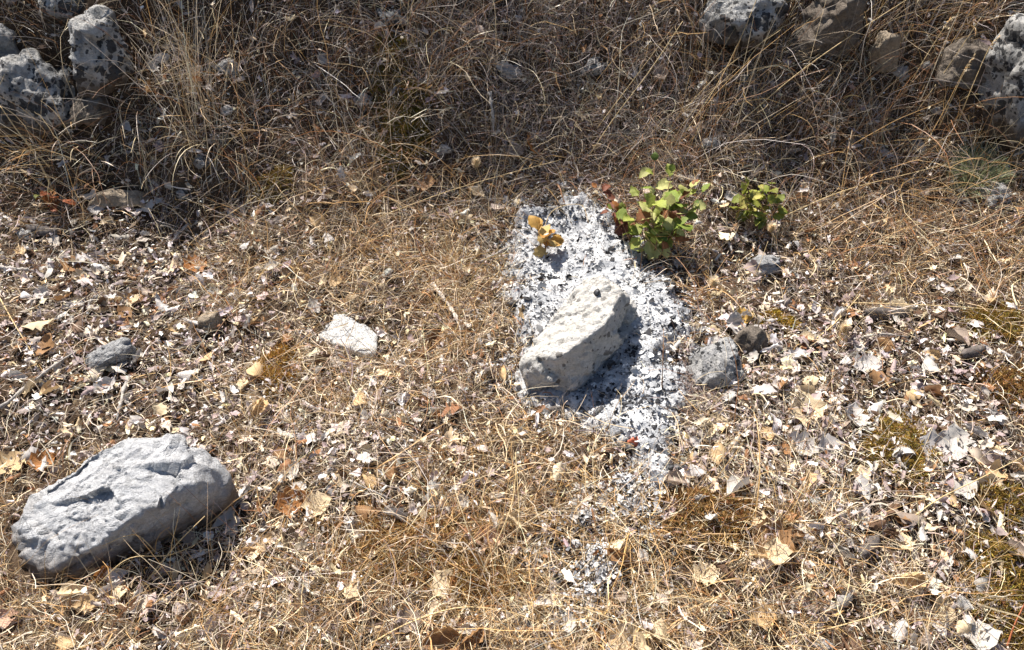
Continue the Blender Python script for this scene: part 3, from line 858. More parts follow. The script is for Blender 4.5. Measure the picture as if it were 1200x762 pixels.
moss(325, 217, 50, 30, 'yellowish moss tuft at the foot of the left bank', 309, (0.28, 0.19, 0.05))
moss(560, 690, 90, 40, 'brown moss under straw at the bottom centre', 310, BR)
moss(330, 430, 50, 60, 'orange brown moss in straw left of the white chip', 311, (0.32, 0.18, 0.04))
moss(1170, 590, 60, 40, 'moss strip at the right edge above the corner', 312, OL)

# ------------------------------------------------------------------ leaves
def leaf_mesh(name, mat, rg, L=1.0, W=0.30, lobes=4, depth=0.22, roll=0.6, bendl=0.4, crumple=0.05, stem=0.18, stations=11):
    """one lobed leaf along +x, unit length, rolled across and bent along"""
    t = np.linspace(0, 1, stations)
    prof = np.sin(np.pi * np.clip(t, 0, 1) ** 0.85) ** 0.75
    l1 = 1 + depth * np.sin(2 * np.pi * lobes * t + rg.uniform(0, 1)); l2 = 1 + depth * np.sin(2 * np.pi * lobes * t + rg.uniform(1, 3))
    us = np.array([-1, -0.5, 0, 0.5, 1])
    V = []
    for i, tt in enumerate(t):
        for u in us:
            w = W * max(prof[i], 0.03) * (l1[i] if u < 0 else l2[i])
            ang = roll * u * (1 + 0.3 * math.sin(3 * tt))
            x = tt
            y = w * (math.sin(ang) / roll if abs(roll) > 1e-3 else u)
            z = w * ((1 - math.cos(ang)) / roll if abs(roll) > 1e-3 else 0) + 0.05 * abs(u) * 0
            z += bendl * (tt - 0.45) ** 2
            V.append([x - 0.5, y, z])
    V = np.array(V)
    V += rg.normal(0, crumple * 0.35, V.shape) * [0.5, 0.5, 1]
    V[:, 2] += crumple * fbm(V * 4 + rg.uniform(0, 50), 3, 2)
    F = []
    for i in range(stations - 1):
        for j in range(4):
            a = i * 5 + j
            F.append([a, a + 5, a + 6, a + 1])
    # stalk
    b = len(V)
    z0 = V[2][2]
    V = np.concatenate([V, [[-0.5, -0.014, z0], [-0.5, 0.014, z0], [-0.5 - stem, 0.010, z0 - 0.02], [-0.5 - stem, -0.010, z0 - 0.02]]])
    F.append([b, b + 1, b + 2, b + 3])
    V[:, 2] -= V[:, 2].min()
    return mesh_np(name, V * L, np.array(F), mat, smooth=True)

rg = np.random.default_rng(33)
LEAVES = []
for i in range(18):
    LEAVES.append(leaf_mesh('dead_leaf', M_LEAF, rg, W=rg.uniform(0.24, 0.36), lobes=int(rg.integers(3, 6)), depth=rg.uniform(0.12, 0.3), roll=[0.4, 0.9, 1.5, 2.1, -0.5, -1.1][i % 6] * rg.uniform(0.8, 1.2), bendl=rg.uniform(-0.5, 0.9), crumple=rg.uniform(0.04, 0.12), stem=rg.uniform(0.02, 0.2)))
TONES = {'pale grey': (0.58, 0.55, 0.51), 'silvery white': (0.58, 0.55, 0.53), 'tan': (0.62, 0.44, 0.24), 'pale tan': (0.72, 0.58, 0.38), 'brown': (0.33, 0.185, 0.085), 'orange brown': (0.45, 0.20, 0.065), 'dark brown': (0.15, 0.085, 0.05), 'pinkish tan': (0.66, 0.42, 0.30), 'yellow': (0.66, 0.42, 0.11), 'greyish brown': (0.34, 0.27, 0.22)}

def dead_leaf(px, py, size, tone, label, az, tilt=0.2, roll_=0.0, var=0, lift=0.012, group=None):
    p = ground(px, py, lift)
    o = link('dead_leaf', LEAVES[var % len(LEAVES)], loc=p, rot=Euler((tilt, roll_, az), 'XYZ'), scale=size)
    c = TONES[tone]
    o.color = (*c, 1)
    return tag(o, label, 'leaf', group)

for i, a in enumerate([
    (524, 686, .075, 'pale tan', 'pale tan folded leaf with a notch at the bottom centre', -0.9, .35, .2, 0),
    (571, 631, .065, 'pinkish tan', 'pinkish tan curled leaf standing in straw at lower centre', 0.2, .5, .2, 1),
    (905, 633, .095, 'brown', 'brown leaf with pale edge slanting down to the right', -0.6, .5, .1, 6),
    (826, 674, .065, 'pale tan', 'pale lobed leaf lying flat left of the bottom right', 0.4, .1, .1, 0),
    (735, 755, .085, 'pale tan', 'tan leaf cut by the bottom edge', -0.3, .25, .1, 7),
    (772, 740, .045, 'pale tan', 'small pale oval leaf near the bottom edge', 1.4, .2, .1, 4),
    (550, 748, .075, 'brown', 'brown curled leaf at the bottom edge, right of a pair', 0.8, .6, .2, 2),
    (518, 752, .085, 'brown', 'brown leaf at the bottom edge, left of a pair', 0.2, .4, .2, 8),
    (478, 728, .055, 'greyish brown', 'greyish brown leaf above the bottom edge brown leaves', 0.0, .3, .1, 12),
    (893, 722, .06, 'tan', 'small tan leaf near the bottom right of centre', 0.5, .3, .1, 6),
    (1062, 680, .09, 'tan', 'large tan curled leaf at lower right', 0.2, .5, .2, 2),
    (1055, 636, .06, 'pale tan', 'pale leaf pointing down below the dark curled leaves', 1.9, .3, .1, 0),
    (1040, 600, .08, 'dark brown', 'dark brown curled leaf of a bunch at lower right, left one', 0.7, .6, .3, 3),
    (1062, 612, .07, 'brown', 'brown curled leaf of a bunch at lower right, right one', -0.2, .7, .3, 9),
    (1050, 590, .06, 'greyish brown', 'greyish curled leaf at the top of the dark bunch', 0.2, .6, .0, 15),
    (942, 482, .095, 'pale tan', 'long pale tan wavy leaf lying right of the ash', 0.25, .3, .1, 6),
    (841, 497, .06, 'pale tan', 'pale round leaf below the speckled grey stone', 0.1, .2, .1, 0),
    (343, 588, .08, 'orange brown', 'orange brown leaf right of the large boulder', 0.5, .5, .1, 6),
    (371, 593, .07, 'pale tan', 'pale tan leaf beside the orange brown one', 0.3, .2, .1, 12),
    (305, 640, .06, 'tan', 'tan leaf lying below and right of the boulder', 0.9, .3, .1, 1),
    (128, 672, .075, 'orange brown', 'brown leaf standing upright in front of the large boulder', 1.55, .2, -1.2, 7),
    (262, 606, .07, 'pale grey', 'grey curled leaf touching the right end of the boulder', 1.0, .7, .1, 2),
    (283, 580, .06, 'silvery white', 'white sliver of leaf at the right end of the boulder', 1.3, .6, .1, 3),
    (228, 312, .075, 'orange brown', 'orange brown leaf in litter at the foot of the left bank', 0.9, .4, .3, 6),
    (88, 313, .08, 'brown', 'brown leaf under pale leaves at left', 1.2, .3, .2, 6),
    (96, 325, .06, 'pale tan', 'pale yellow leaf touching the brown leaf at left', 0.8, .3, .2, 1),
    (622, 172, .085, 'orange brown', 'brown leaf standing on the mid bank, right of a pair', 1.3, .9, .2, 6),
    (603, 178, .065, 'greyish brown', 'grey leaf on the mid bank beside the brown one', 0.4, .6, .2, 0),
    (497, 215, .08, 'brown', 'flat brown leaf at the foot of the bank under the moss cushion', 0.0, .5, .0, 0),
    (557, 228, .065, 'pale tan', 'pale tan leaf at the foot of the bank above the ash', 1.5, .4, .1, 12),
    (378, 71, .06, 'pale grey', 'grey green lobed leaf on the bank left of centre', 1.2, .7, .1, 0),
    (590, 80, .055, 'pale grey', 'grey leaf on the bank near the pale stone', 0.2, .6, .1, 1),
    (728, 655, .085, 'brown', 'brown folded leaf above the small ash patch', -0.5, .5, .2, 2),
    (616, 368, .06, 'tan', 'tan leaf at the left side of the ash boulder', 0.7, .5, .2, 6),
    (1000, 492, .085, 'silvery white', 'bright white crumpled leaf right of the pale wavy leaf', 1.4, .3, .2, 7),
    (968, 525, .07, 'silvery white', 'white leaf pointing right above the lower right litter', 0.3, .4, .2, 12),
    (938, 522, .08, 'silvery white', 'long white leaf left of the olive moss', -0.5, .4, .2, 1),
    (1015, 430, .09, 'silvery white', 'large white leaf mat right of the speckled stone', 0.2, .2, .1, 0),
    (1100, 528, .10, 'silvery white', 'large white leaf right of the olive moss', -0.5, .3, .1, 6),
    (1155, 570, .07, 'pale tan', 'pale leaf at right below the large white leaf', 0.4, .4, .1, 7),
    (1035, 342, .06, 'pale tan', 'pale tan leaf above the dark bark', 1.2, .6, .1, 2),
    (1008, 610, .06, 'silvery white', 'white upright leaf left of the dark bunch', 1.5, .6, .1, 7),
    (300, 480, .08, 'tan', 'tan leaf standing in the pale litter below the white chip', 1.4, .7, .2, 2),
    (210, 385, .055, 'tan', 'tan leaf just right of the streaked grey stone', 0.4, .4, .2, 1),
    (12, 545, .08, 'tan', 'tan leaf at the left edge above the boulder', 1.0, .3, .2, 0),
    (50, 540, .06, 'orange brown', 'brown leaf above the left end of the boulder', 0.5, .4, .2, 6),
    (5, 725, .055, 'pinkish tan', 'pinkish leaf at the left edge below the boulder', 0.5, .3, .2, 0),
    (677, 605, .045, 'silvery white', 'white leaf scrap below the ash near the white pebble', 0.2, .3, .2, 0),
    (870, 372, .055, 'yellow', 'golden yellow leaf left of the dark brown stone', 0.2, .4, .1, 12),
    (990, 500, .05, 'greyish brown', 'greyish leaf beside the bright white crumpled leaf', 0.7, .4, .1, 3)]):
    dead_leaf(a[0], a[1], a[2], a[3], a[4], a[5], a[6], a[7], a[8])

LAND = [((150, 600), 'around the large lower left boulder'), ((130, 330), 'at the left below the bank'), ((200, 470), 'in the litter below the streaked stone'), ((410, 390), 'around the white chip'),
        ((420, 560), 'in the lower centre left straw'), ((560, 500), 'left of the ash boulder'), ((620, 690), 'at the bottom centre'), ((840, 440), 'around the speckled stone'),
        ((1000, 450), 'in the pale litter at right'), ((1120, 560), 'near the right edge moss'), ((900, 640), 'in the lower right straw'), ((1080, 690), 'in the lower right corner litter'),
        ((880, 290), 'under the green shrubs'), ((1080, 300), 'in the right hand straw'), ((250, 120), 'on the left bank'), ((500, 130), 'on the middle bank'), ((720, 120), 'on the bank above the ash'), ((1000, 130), 'on the right bank')]
rg = np.random.default_rng(44)
tn = ['pale grey', 'silvery white', 'tan', 'pale tan', 'brown', 'greyish brown', 'dark brown']
made = 0
LITTER_LEAF = []
tries = 0
while made < 250 and tries < 20000:
    tries += 1
    px, py = rg.uniform(0, 1200), rg.uniform(10, 762)
    p = ground(px, py, 0.012)
    w = 0.12 + zone(Z_PALE, p[0], p[1]) * 0.9 - 0.05 * bankness(p[0], p[1])
    if rg.random() > w or ash_mask(p[0], p[1]) > -0.02 or in_rock(p[None], 1.05)[0]: continue
    bk = float(bankness(p[0], p[1]))
    pr = np.array([0.28, 0.25, 0.12, 0.2, 0.1 + .1 * bk, 0.14, 0.06 + 0.1 * bk]); tone = tn[rg.choice(7, p=pr / pr.sum())]
    where = min(LAND, key=lambda l: (l[0][0] - px) ** 2 + (l[0][1] - py) ** 2)[1]
    o = dead_leaf(px, py, float(np.clip(np.exp(rg.normal(math.log(0.046), 0.28)), 0.026, 0.085)), tone, None, rg.uniform(0, 6.28), rg.normal(0, 0.45), rg.normal(0, 0.35), int(rg.integers(0, 18)), rg.uniform(0.008, 0.022), 'small dead leaves scattered in the litter')
    LITTER_LEAF.append((f'{tone} dead leaf {where}', px, o))
    made += 1
ORD = ['leftmost', 'second from left', 'third from left', 'fourth from left', 'fifth from left', 'sixth from left', 'seventh from left', 'eighth from left', 'ninth from left', 'tenth from left', 'eleventh from left', 'twelfth from left']
sets = {}
for base, px, o in LITTER_LEAF: sets.setdefault(base, []).append((px, o))
for base, lst in sets.items():
    lst.sort(key=lambda t: t[0])
    for i, (px, o) in enumerate(lst):
        o['label'] = base if len(lst) == 1 else f'{base}, ' + ('rightmost' if i == len(lst) - 1 else ORD[min(i, 11)])

# ------------------------------------------------------------------ tubes: twigs and stalks
def bark_mat(name, a, b_):
    m, nt, b, out = new_mat(name)
    tc = N(nt, 'ShaderNodeTexCoord').outputs['Object']
    n1 = noise(nt, tc, 70, 6, 0.7, 0.5)
    nt.links.new(ramp(nt, n1, [(0.35, a), (0.65, b_)]), b.inputs['Base Color'])
    b.inputs['Roughness'].default_value = 0.85
    bump(nt, b, [(n1, 0.8, 0.003)])
    return m
M_TWIG = bark_mat('grey_twig', (0.20, 0.18, 0.16), (0.45, 0.42, 0.39))
M_PALE_TWIG = bark_mat('bleached_twig', (0.42, 0.38, 0.33), (0.70, 0.67, 0.62))
M_BARK = bark_mat('dark_bark', (0.045, 0.038, 0.035), (0.14, 0.12, 0.11))
M_STALK = bark_mat('straw_stalk', (0.50, 0.36, 0.17), (0.68, 0.53, 0.30))
M_STEM_BROWN = bark_mat('brown_stem', (0.16, 0.085, 0.045), (0.30, 0.17, 0.09))
M_STEM_RED = bark_mat('red_stem', (0.42, 0.12, 0.05), (0.55, 0.2, 0.09))
M_SEED = thin_mat('seed_head', transl=0.3, rough=0.7, spec=0.2)

def spline(P, n):
    P = np.asarray(P, float)
    if len(P) == 2: return P[0] + np.linspace(0, 1, n)[:, None] * (P[1] - P[0])
    Q = np.concatenate([[2 * P[0] - P[1]], P, [2 * P[-1] - P[-2]]])
    t = np.linspace(0, len(P) - 1 - 1e-6, n); i = t.astype(int); f = (t - i)[:, None]
    a, b, c, d = Q[i], Q[i + 1], Q[i + 2], Q[i + 3]
    return 0.5 * (2 * b + (c - a) * f + (2 * a - 5 * b + 4 * c - d) * f ** 2 + (3 * b - a - 3 * c + d) * f ** 3)

def tube_geo(P, r0, r1, sides=6, knob=0.0, seed=0):
    n = len(P)
    T = np.gradient(P, axis=0); T /= np.linalg.norm(T, axis=1, keepdims=True) + 1e-9
    ref = np.array([0.31, 0.2, 0.93]); A = np.cross(T, ref); A /= np.linalg.norm(A, axis=1, keepdims=True) + 1e-9
    B = np.cross(T, A)
    r = np.linspace(r0, r1, n)
    if knob: r = r * (1 + knob * vnoise(np.stack([np.arange(n) * 0.9, np.zeros(n) + seed], -1), seed))
    th = np.linspace(0, 2 * np.pi, sides, endpoint=False)
    V = P[:, None] + r[:, None, None] * (np.cos(th)[None, :, None] * A[:, None] + np.sin(th)[None, :, None] * B[:, None])
    i = np.arange(n - 1)[:, None] * sides; j = np.arange(sides)[None]
    j2 = (j + 1) % sides
    F = np.stack([i + j, i + j2, i + sides + j2, i + sides + j], -1).reshape(-1, 4)
    V = V.reshape(-1, 3)
    c0, c1 = len(V), len(V) + 1
    V = np.concatenate([V, [P[0], P[-1]]])
    caps = [[(k + 1) % sides, k, c0, c0] for k in range(sides)] + [[(n - 1) * sides + k, (n - 1) * sides + (k + 1) % sides, c1, c1] for k in range(sides)]
    return V, F, np.array([c[:3] for c in caps])

def tube_mesh(name, P, r0, r1, mat, origin, sides=6, knob=0.0, seed=0):
    V, F, caps = tube_geo(P, r0, r1, sides, knob, seed)
    me = bpy.data.meshes.new(name)
    me.from_pydata((V - origin).tolist(), [], F.tolist() + caps.tolist())
    me.polygons.foreach_set('use_smooth', np.ones(len(me.polygons), bool))
    me.materials.append(mat)
    return me

def stick(name, pts, r0, r1, mat, label, cat, n=14, knob=0.0, sides=6, group=None, seed=1):
    P = spline([ground(px, py, h) for px, py, h in pts], n)
    P = P + 0.5 * r0 * np.stack([fbm(np.stack([np.arange(n) * 0.7, np.full(n, 3.0 + k + seed)], -1), k) for k in range(3)], -1)
    o = link(name, tube_mesh(name, P, r0, r1, mat, P[0], sides, knob, seed), loc=P[0])
    return tag(o, label, cat, group)

T = lambda pts, r, mat, lab, r1=None, **k: stick('twig', pts, r, r1 or r * 0.6, mat, lab, 'twig', knob=0.5, **k)
T([(507, 333, .02), (522, 352, .025), (533, 370, .02), (541, 388, .012)], .0065, M_PALE_TWIG, 'bleached white stick leaning in straw left of the ash', .004)
T([(149, 443, .02), (142, 470, .015), (138, 492, .01)], .0065, M_TWIG, 'short grey stick upright below the streaked stone')
T([(0, 478, .02), (35, 450, .03), (62, 430, .03), (88, 413, .025)], .005, M_TWIG, 'long thin grey branch at the left edge')
T([(400, 558, .02), (435, 575, .03), (470, 590, .012)], .0028, M_TWIG, 'thin dark stick in lower centre straw')
T([(574, 108, .05), (577, 132, .05), (579, 158, .03)], .0065, M_TWIG, 'short grey stick standing on the middle of the bank')
T([(0, 313, .02), (25, 316, .02), (42, 318, .01)], .007, M_TWIG, 'grey stick lying at the left edge below the bank')
T([(100, 316, .02), (130, 320, .02)], .007, M_BARK, 'dark short stick among leaves at left')
T([(560, 308, .015), (585, 296, .02), (600, 288, .015)], .006, M_TWIG, 'grey charred twig at the upper left edge of the ash')
T([(600, 313, .015), (617, 305, .03)], .004, M_PALE_TWIG, 'small white splinter on the ash edge')
T([(200, 285, .02), (215, 268, .03), (222, 262, .02)], .005, M_TWIG, 'grey stub of twig at the foot of the left bank')
T([(385, 552, .02), (395, 538, .03)], .006, M_TWIG, 'grey stub right of the boulder litter')
T([(1000, 398, .02), (1030, 392, .02), (1065, 395, .015)], .004, M_TWIG, 'thin grey twig beneath the dark bark')
T([(640, 598, .0), (630, 578, .05), (629, 575, .06)], .002, M_STEM_BROWN, 'thin brown stem rising below the ash')
T([(775, 470, .0), (777, 420, .09), (778, 385, .12)], .0016, M_STEM_BROWN, 'thin brown stem standing at the right edge of the ash')
T([(570, 365, 0), (572, 335, .06), (570, 315, .1)], .0018, M_STEM_BROWN, 'thin brown stem standing left of the ash')
# dark bark piece: flat curved slab
def bark_piece(px, py, l, w, az, label, seed, mat=None):
    rg = np.random.default_rng(seed)
    n, k = 12, 5
    t = np.linspace(-0.5, 0.5, n); u = np.linspace(-1, 1, k)
    Tt, U = np.meshgrid(t, u, indexing='ij')
    wd = w * 0.5 * np.maximum(0.25, (1 - (2 * Tt) ** 4)) * (1 + 0.25 * vnoise(np.stack([Tt * 9, U * 0 + seed], -1), seed))
    top = np.stack([Tt * l, U * wd, 0.35 * w * (1 - U ** 2) + 0.10 * w * vnoise(np.stack([Tt * 12, U * 3], -1), seed)], -1).reshape(-1, 3)
    bot = top - [0, 0, 0.22 * w]
    I = np.arange(n * k).reshape(n, k)
    Fq = np.stack([I[:-1, :-1], I[1:, :-1], I[1:, 1:], I[:-1, 1:]], -1).reshape(-1, 4)
    Fb = Fq[:, ::-1] + n * k
    rim = list(I[0]) + list(I[1:, -1]) + list(I[-1, -2::-1]) + list(I[-2:0:-1, 0])
    Fs = [[rim[i], rim[(i + 1) % len(rim)], rim[(i + 1) % len(rim)] + n * k, rim[i] + n * k] for i in range(len(rim))]
    me = mesh_np('bark_piece', np.concatenate([top, bot]), np.concatenate([Fq, Fb, Fs]), mat or M_BARK, smooth=False)
    p = ground(px, py, 0.016)
    tag(link('bark_piece', me, loc=p, rot=(0.1, 0.05, az)), label, 'bark')
bark_piece(1042, 366, .15, .045, 0.12, 'dark flat piece of bark in the litter at right', 1)
bark_piece(1020, 640, .07, .03, 0.8, 'small dark bark scrap beside the dark leaves', 2)
bark_piece(50, 270, .10, .035, -0.2, 'dark bark scrap at left under the bank', 3)
bark_piece(1125, 235, .10, .03, 0.1, 'dark bark scrap under the green cushion plant', 4)
bark_piece(655, 480, .05, .03, 0.3, 'charred brown bark at the foot of the ash boulder', 5)
bark_piece(1140, 412, .08, .03, 0.4, 'bark chip beside the round moss patch', 6)

# ------------------------------------------------------------------ straw stalks one can pick out
def stalk(pts, r, label, mat=None, seedhead=0, seed=0, name='straw_stalk', cat='straw'):
    P = spline([ground(px, py, h) for px, py, h in pts], 18)
    root = link(name, None, loc=P[0]); tag(root, label, cat)
    link('stem', tube_mesh('stem', P, r, r * 0.45, mat or M_STALK, P[0], 5), root)
    if seedhead:
        rg = np.random.default_rng(seed)
        i = np.linspace(len(P) * 0.62, len(P) - 1, seedhead).astype(int)
        B = P[i] + rg.normal(0, 0.002, (seedhead, 3))
        d = P[-1] - P[-4]; az = math.atan2(d[1], d[0])
        c = colours(rg, ['straw', 'pale', 'gold'], [1, 1, 1], seedhead)
        V, F, C = blades(rg, B, az + rg.normal(0, 0.5, seedhead), rg.normal(0.2, 0.5, seedhead), rg.uniform(0.010, 0.018, seedhead), rg.uniform(0.003, 0.0045, seedhead), c, seg=4, droop=0.4, keep_out=False, taper=0.1)
        link('seed_head', mesh_np('seed_head', V - P[0], F, M_SEED, C), root)
    return root
stalk([(62, 222, .0), (40, 180, .06), (18, 150, .10), (0, 124, .13)], .0032, 'thick pale straw stalk leaning off the left edge', seed=1)
stalk([(58, 196, .02), (40, 176, .05), (25, 158, .08)], .0026, 'short pale straw beside the thick leaning stalk at left')
stalk([(445, 254, .05), (520, 226, .08), (590, 205, .10), (655, 188, .11)], .0014, 'long arching straw with seed head at the foot of the bank', seedhead=14, seed=2)
stalk([(690, 183, .03), (722, 135, .12), (760, 85, .18), (800, 25, .22)], .0018, 'tall pale straw leaning right on the mid bank', seed=3)
stalk([(700, 150, .03), (745, 90, .12), (790, 30, .20)], .0014, 'thin straw parallel to the tall pale one on the mid bank', seed=4)
stalk([(860, 150, .02), (930, 90, .12), (1000, 40, .18), (1070, -5, .22)], .0020, 'long straw leaning right across the upper right rocks', seed=5)
stalk([(800, 160, .02), (840, 100, .10), (870, 40, .18), (890, -10, .22)], .0016, 'straw stalk rising below the broad lichen rock', seed=6)
stalk([(800, 130, .03), (850, 80, .12), (915, 35, .17)], .0016, 'straw stalk crossing in front of the broad lichen rock', seed=7)
stalk([(1075, 130, .02), (1110, 80, .10), (1150, 20, .2)], .0016, 'straw stalk leaning over the dark shaded rock at right', seed=8)
stalk([(1060, 110, .02), (1080, 75, .10), (1108, 30, .16), (1115, 22, .15)], .0015, 'nodding seed head straw left of the dark shaded rock', seedhead=16, seed=9)
stalk([(1120, 150, .02), (1140, 100, .10), (1160, 55, .16), (1172, 42, .15)], .0016, 'nodding seed head straw in front of the tall edge rock', seedhead=16, seed=10)
stalk([(1100, 150, .02), (1125, 95, .12), (1143, 62, .16)], .0015, 'short seed head straw between the right hand rocks', seedhead=14, seed=11)
stalk([(915, 255, .02), (985, 225, .06), (1060, 205, .08), (1140, 185, .08)], .0018, 'straw lying along the foot of the right bank', seed=12)
stalk([(1000, 355, .02), (1070, 357, .05), (1140, 361, .05), (1200, 366, .03)], .0018, 'horizontal pale straw above the round moss patch', seed=13)
stalk([(955, 398, .01), (975, 382, .03), (1008, 346, .03)], .0026, 'broad short straw pointing at the dark bark', seed=14)
stalk([(1065, 610, .01), (1100, 585, .04), (1150, 560, .06), (1200, 535, .05)], .0018, 'long straw lying at right below the white leaf', seed=15)
stalk([(430, 757, .01), (480, 730, .03), (540, 712, .05), (600, 718, .03), (640, 735, .01)], .0019, 'golden arched straw along the bottom centre', seed=16)
stalk([(565, 672, .0), (580, 640, .05), (600, 590, .09), (605, 545, .10)], .0016, 'golden straw standing beside the pinkish leaf', seed=17)
stalk([(600, 660, .0), (608, 610, .06), (606, 560, .10), (604, 530, .11)], .0014, 'thin golden straw standing in the centre tuft', seed=18)
stalk([(700, 605, .0), (680, 590, .03), (632, 578, .08)], .0014, 'thin brown straw crossing below the ash', mat=M_STEM_BROWN, seed=19)
stalk([(1178, 765, .0), (1188, 735, .04), (1202, 705, .08)], .0024, 'reddish stem at the lower right corner', mat=M_STEM_RED, seed=20)
stalk([(915, 750, .01), (990, 732, .03), (1040, 715, .04), (1075, 690, .03)], .0018, 'golden straw forking along the bottom right', seed=21)
stalk([(300, 230, .03), (220, 290, .03), (260, 320, .02)], .0013, 'thin straw bent at the foot of the left bank', seed=22)
stalk([(0, 350, .03), (20, 385, .03), (45, 425, .015)], .0017, 'golden straw leaning at the left edge', seed=23)
stalk([(880, 330, .0), (890, 310, .05), (900, 283, .09)], .0012, 'straw carrying a fluffy bunny tail seed head', seed=24)
stalk([(245, 630, .0), (200, 650, .05), (150, 655, .07), (110, 690, .02)], .0015, 'pale straw arching in front of the large boulder', seed=25)
stalk([(165, 690, .0), (205, 640, .07), (240, 605, .12)], .0018, 'straw leaning against the front of the boulder', seed=26)
stalk([(190, 655, .0), (165, 630, .07), (148, 628, .10), (120, 640, .08)], .0013, 'forked pale straw before the dark boulder foot', seed=27)
stalk([(222, 615, .02), (205, 598, .09), (193, 590, .12)], .0022, 'short golden straw against the boulder underside', seed=28)
stalk([(760, 290, .0), (790, 300, .06), (812, 330, .07), (820, 370, .03)], .0016, 'brown arched stem falling right of the ash', mat=M_STEM_BROWN, seed=29)
stalk([(632, 300, .0), (645, 250, .10), (680, 240, .12), (690, 262, .10)], .0013, 'thin arched straw over the top of the ash', seed=30)

# tall straw tuft at the upper left and other tufts
def tuft(px, py, n, length, label, seed, az=None, el=1.2, spread=0.03, names=('straw', 'gold', 'orange'), heads=False, droop=0.5, wid=0.0017):
    rg = np.random.default_rng(seed)
    c = ground(px, py); 
    P = c + np.concatenate([rg.normal(0, spread, (n, 2)), np.zeros((n, 1))], 1); P[:, 2] = terrain(P[:, 0], P[:, 1])
    a = rg.uniform(0, 2 * np.pi, n) if az is None else az + rg.normal(0, 0.5, n)
    col = colours(rg, list(names), np.ones(len(names)), n)
    L_ = length * rg.uniform(0.55, 1.15, n)
    V, F, C = blades(rg, P, a, np.clip(rg.normal(el, 0.22, n), 0.2, 1.55), L_, rg.uniform(0.8, 1.3, n) * wid, col, seg=9, droop=droop, bend=0.3, wob=0.12, taper=0.4)
    root = link('grass_tuft', mesh_np('grass_tuft', V - c, F, M_STRAW, C), loc=c)
    return tag(root, label, 'dry grass')
tuft(240, 150, 90, 0.42, 'tall straw tuft leaning right of the upright lichen rock', 401, az=1.9, el=1.2, spread=0.05, names=('straw', 'gold', 'straw', 'pale'))
tuft(255, 180, 60, 0.26, 'dense fine tuft at the foot of the tall straw tuft', 402, el=0.9, spread=0.04, names=('straw', 'grey', 'brown'), droop=1.4)
tuft(170, 200, 45, 0.24, 'loose tuft below the lichen rocks', 403, el=0.8, spread=0.06, names=('straw', 'pale', 'grey'), droop=1.2)
tuft(90, 190, 45, 0.24, 'tangled tuft in front of the low lichen rock', 404, el=0.9, spread=0.06, names=('straw', 'gold', 'brown'), droop=1.2)
tuft(440, 230, 60, 0.20, 'tuft of straw at the foot of the bank left of centre', 405, el=0.8, spread=0.05, names=('straw', 'gold', 'brown'), droop=1.3)
tuft(820, 150, 60, 0.42, 'tall thin straws on the bank above the shrubs', 406, az=0.9, el=1.1, spread=0.08)
tuft(950, 130, 80, 0.44, 'leaning straw tuft below the upper right rocks', 407, az=0.8, el=0.9, spread=0.09, names=('straw', 'gold', 'brown'))
tuft(1090, 130, 45, 0.32, 'straw tuft in front of the dark shaded rock', 408, az=0.9, el=1.0, spread=0.06, names=('straw', 'gold', 'brown'))
tuft(1100, 270, 120, 0.22, 'reddish straw tuft combed to the right below the cushion plant', 409, az=0.5, el=0.45, spread=0.12, names=('orange', 'gold', 'brown'), droop=0.5)
tuft(960, 250, 80, 0.24, 'golden straw tuft right of the small shrub', 410, az=0.5, el=0.6, spread=0.09, names=('orange', 'gold', 'straw'), droop=0.7)
tuft(600, 600, 90, 0.15, 'golden tuft in the centre below the boulder', 411, el=0.7, spread=0.05, names=('gold', 'straw', 'gold'), droop=1.2)
tuft(500, 330, 90, 0.17, 'tangled golden tuft left of the ash', 412, el=0.7, spread=0.07, names=('gold', 'straw', 'brown'), droop=1.3)
tuft(640, 720, 70, 0.16, 'golden tuft at the bottom centre', 413, el=0.7, spread=0.06, names=('gold', 'straw', 'straw'), droop=1.3)
tuft(960, 640, 60, 0.16, 'pale tuft at lower right', 414, el=0.7, spread=0.07, names=('gold', 'straw', 'pale'), droop=1.3)
tuft(815, 345, 60, 0.16, 'brown tuft right of the ash beside the charred hollow', 415, el=0.8, spread=0.05, names=('orange', 'gold', 'brown'), droop=1.2)

tuft(60, 168, 60, 0.26, 'fine straw standing against the low lichen rock', 416, el=1.1, spread=0.07, names=('straw', 'pale', 'gold'), droop=0.8)
tuft(140, 118, 50, 0.26, 'fine straw standing before the upright lichen rock', 417, el=1.1, spread=0.05, names=('straw', 'pale', 'grey'), droop=0.8)
tuft(880, 62, 60, 0.24, 'straw standing before the broad lichen rock', 418, az=1.0, el=1.1, spread=0.07, names=('straw', 'pale', 'gold'), droop=0.7)
tuft(985, 72, 50, 0.24, 'straw standing before the leaning brown rock', 419, az=0.9, el=1.1, spread=0.06, names=('straw', 'pale', 'gold'), droop=0.7)
tuft(1165, 165, 60, 0.28, 'straw standing before the tall edge rock', 420, az=0.8, el=1.0, spread=0.07, names=('straw', 'orange', 'gold'), droop=0.7)

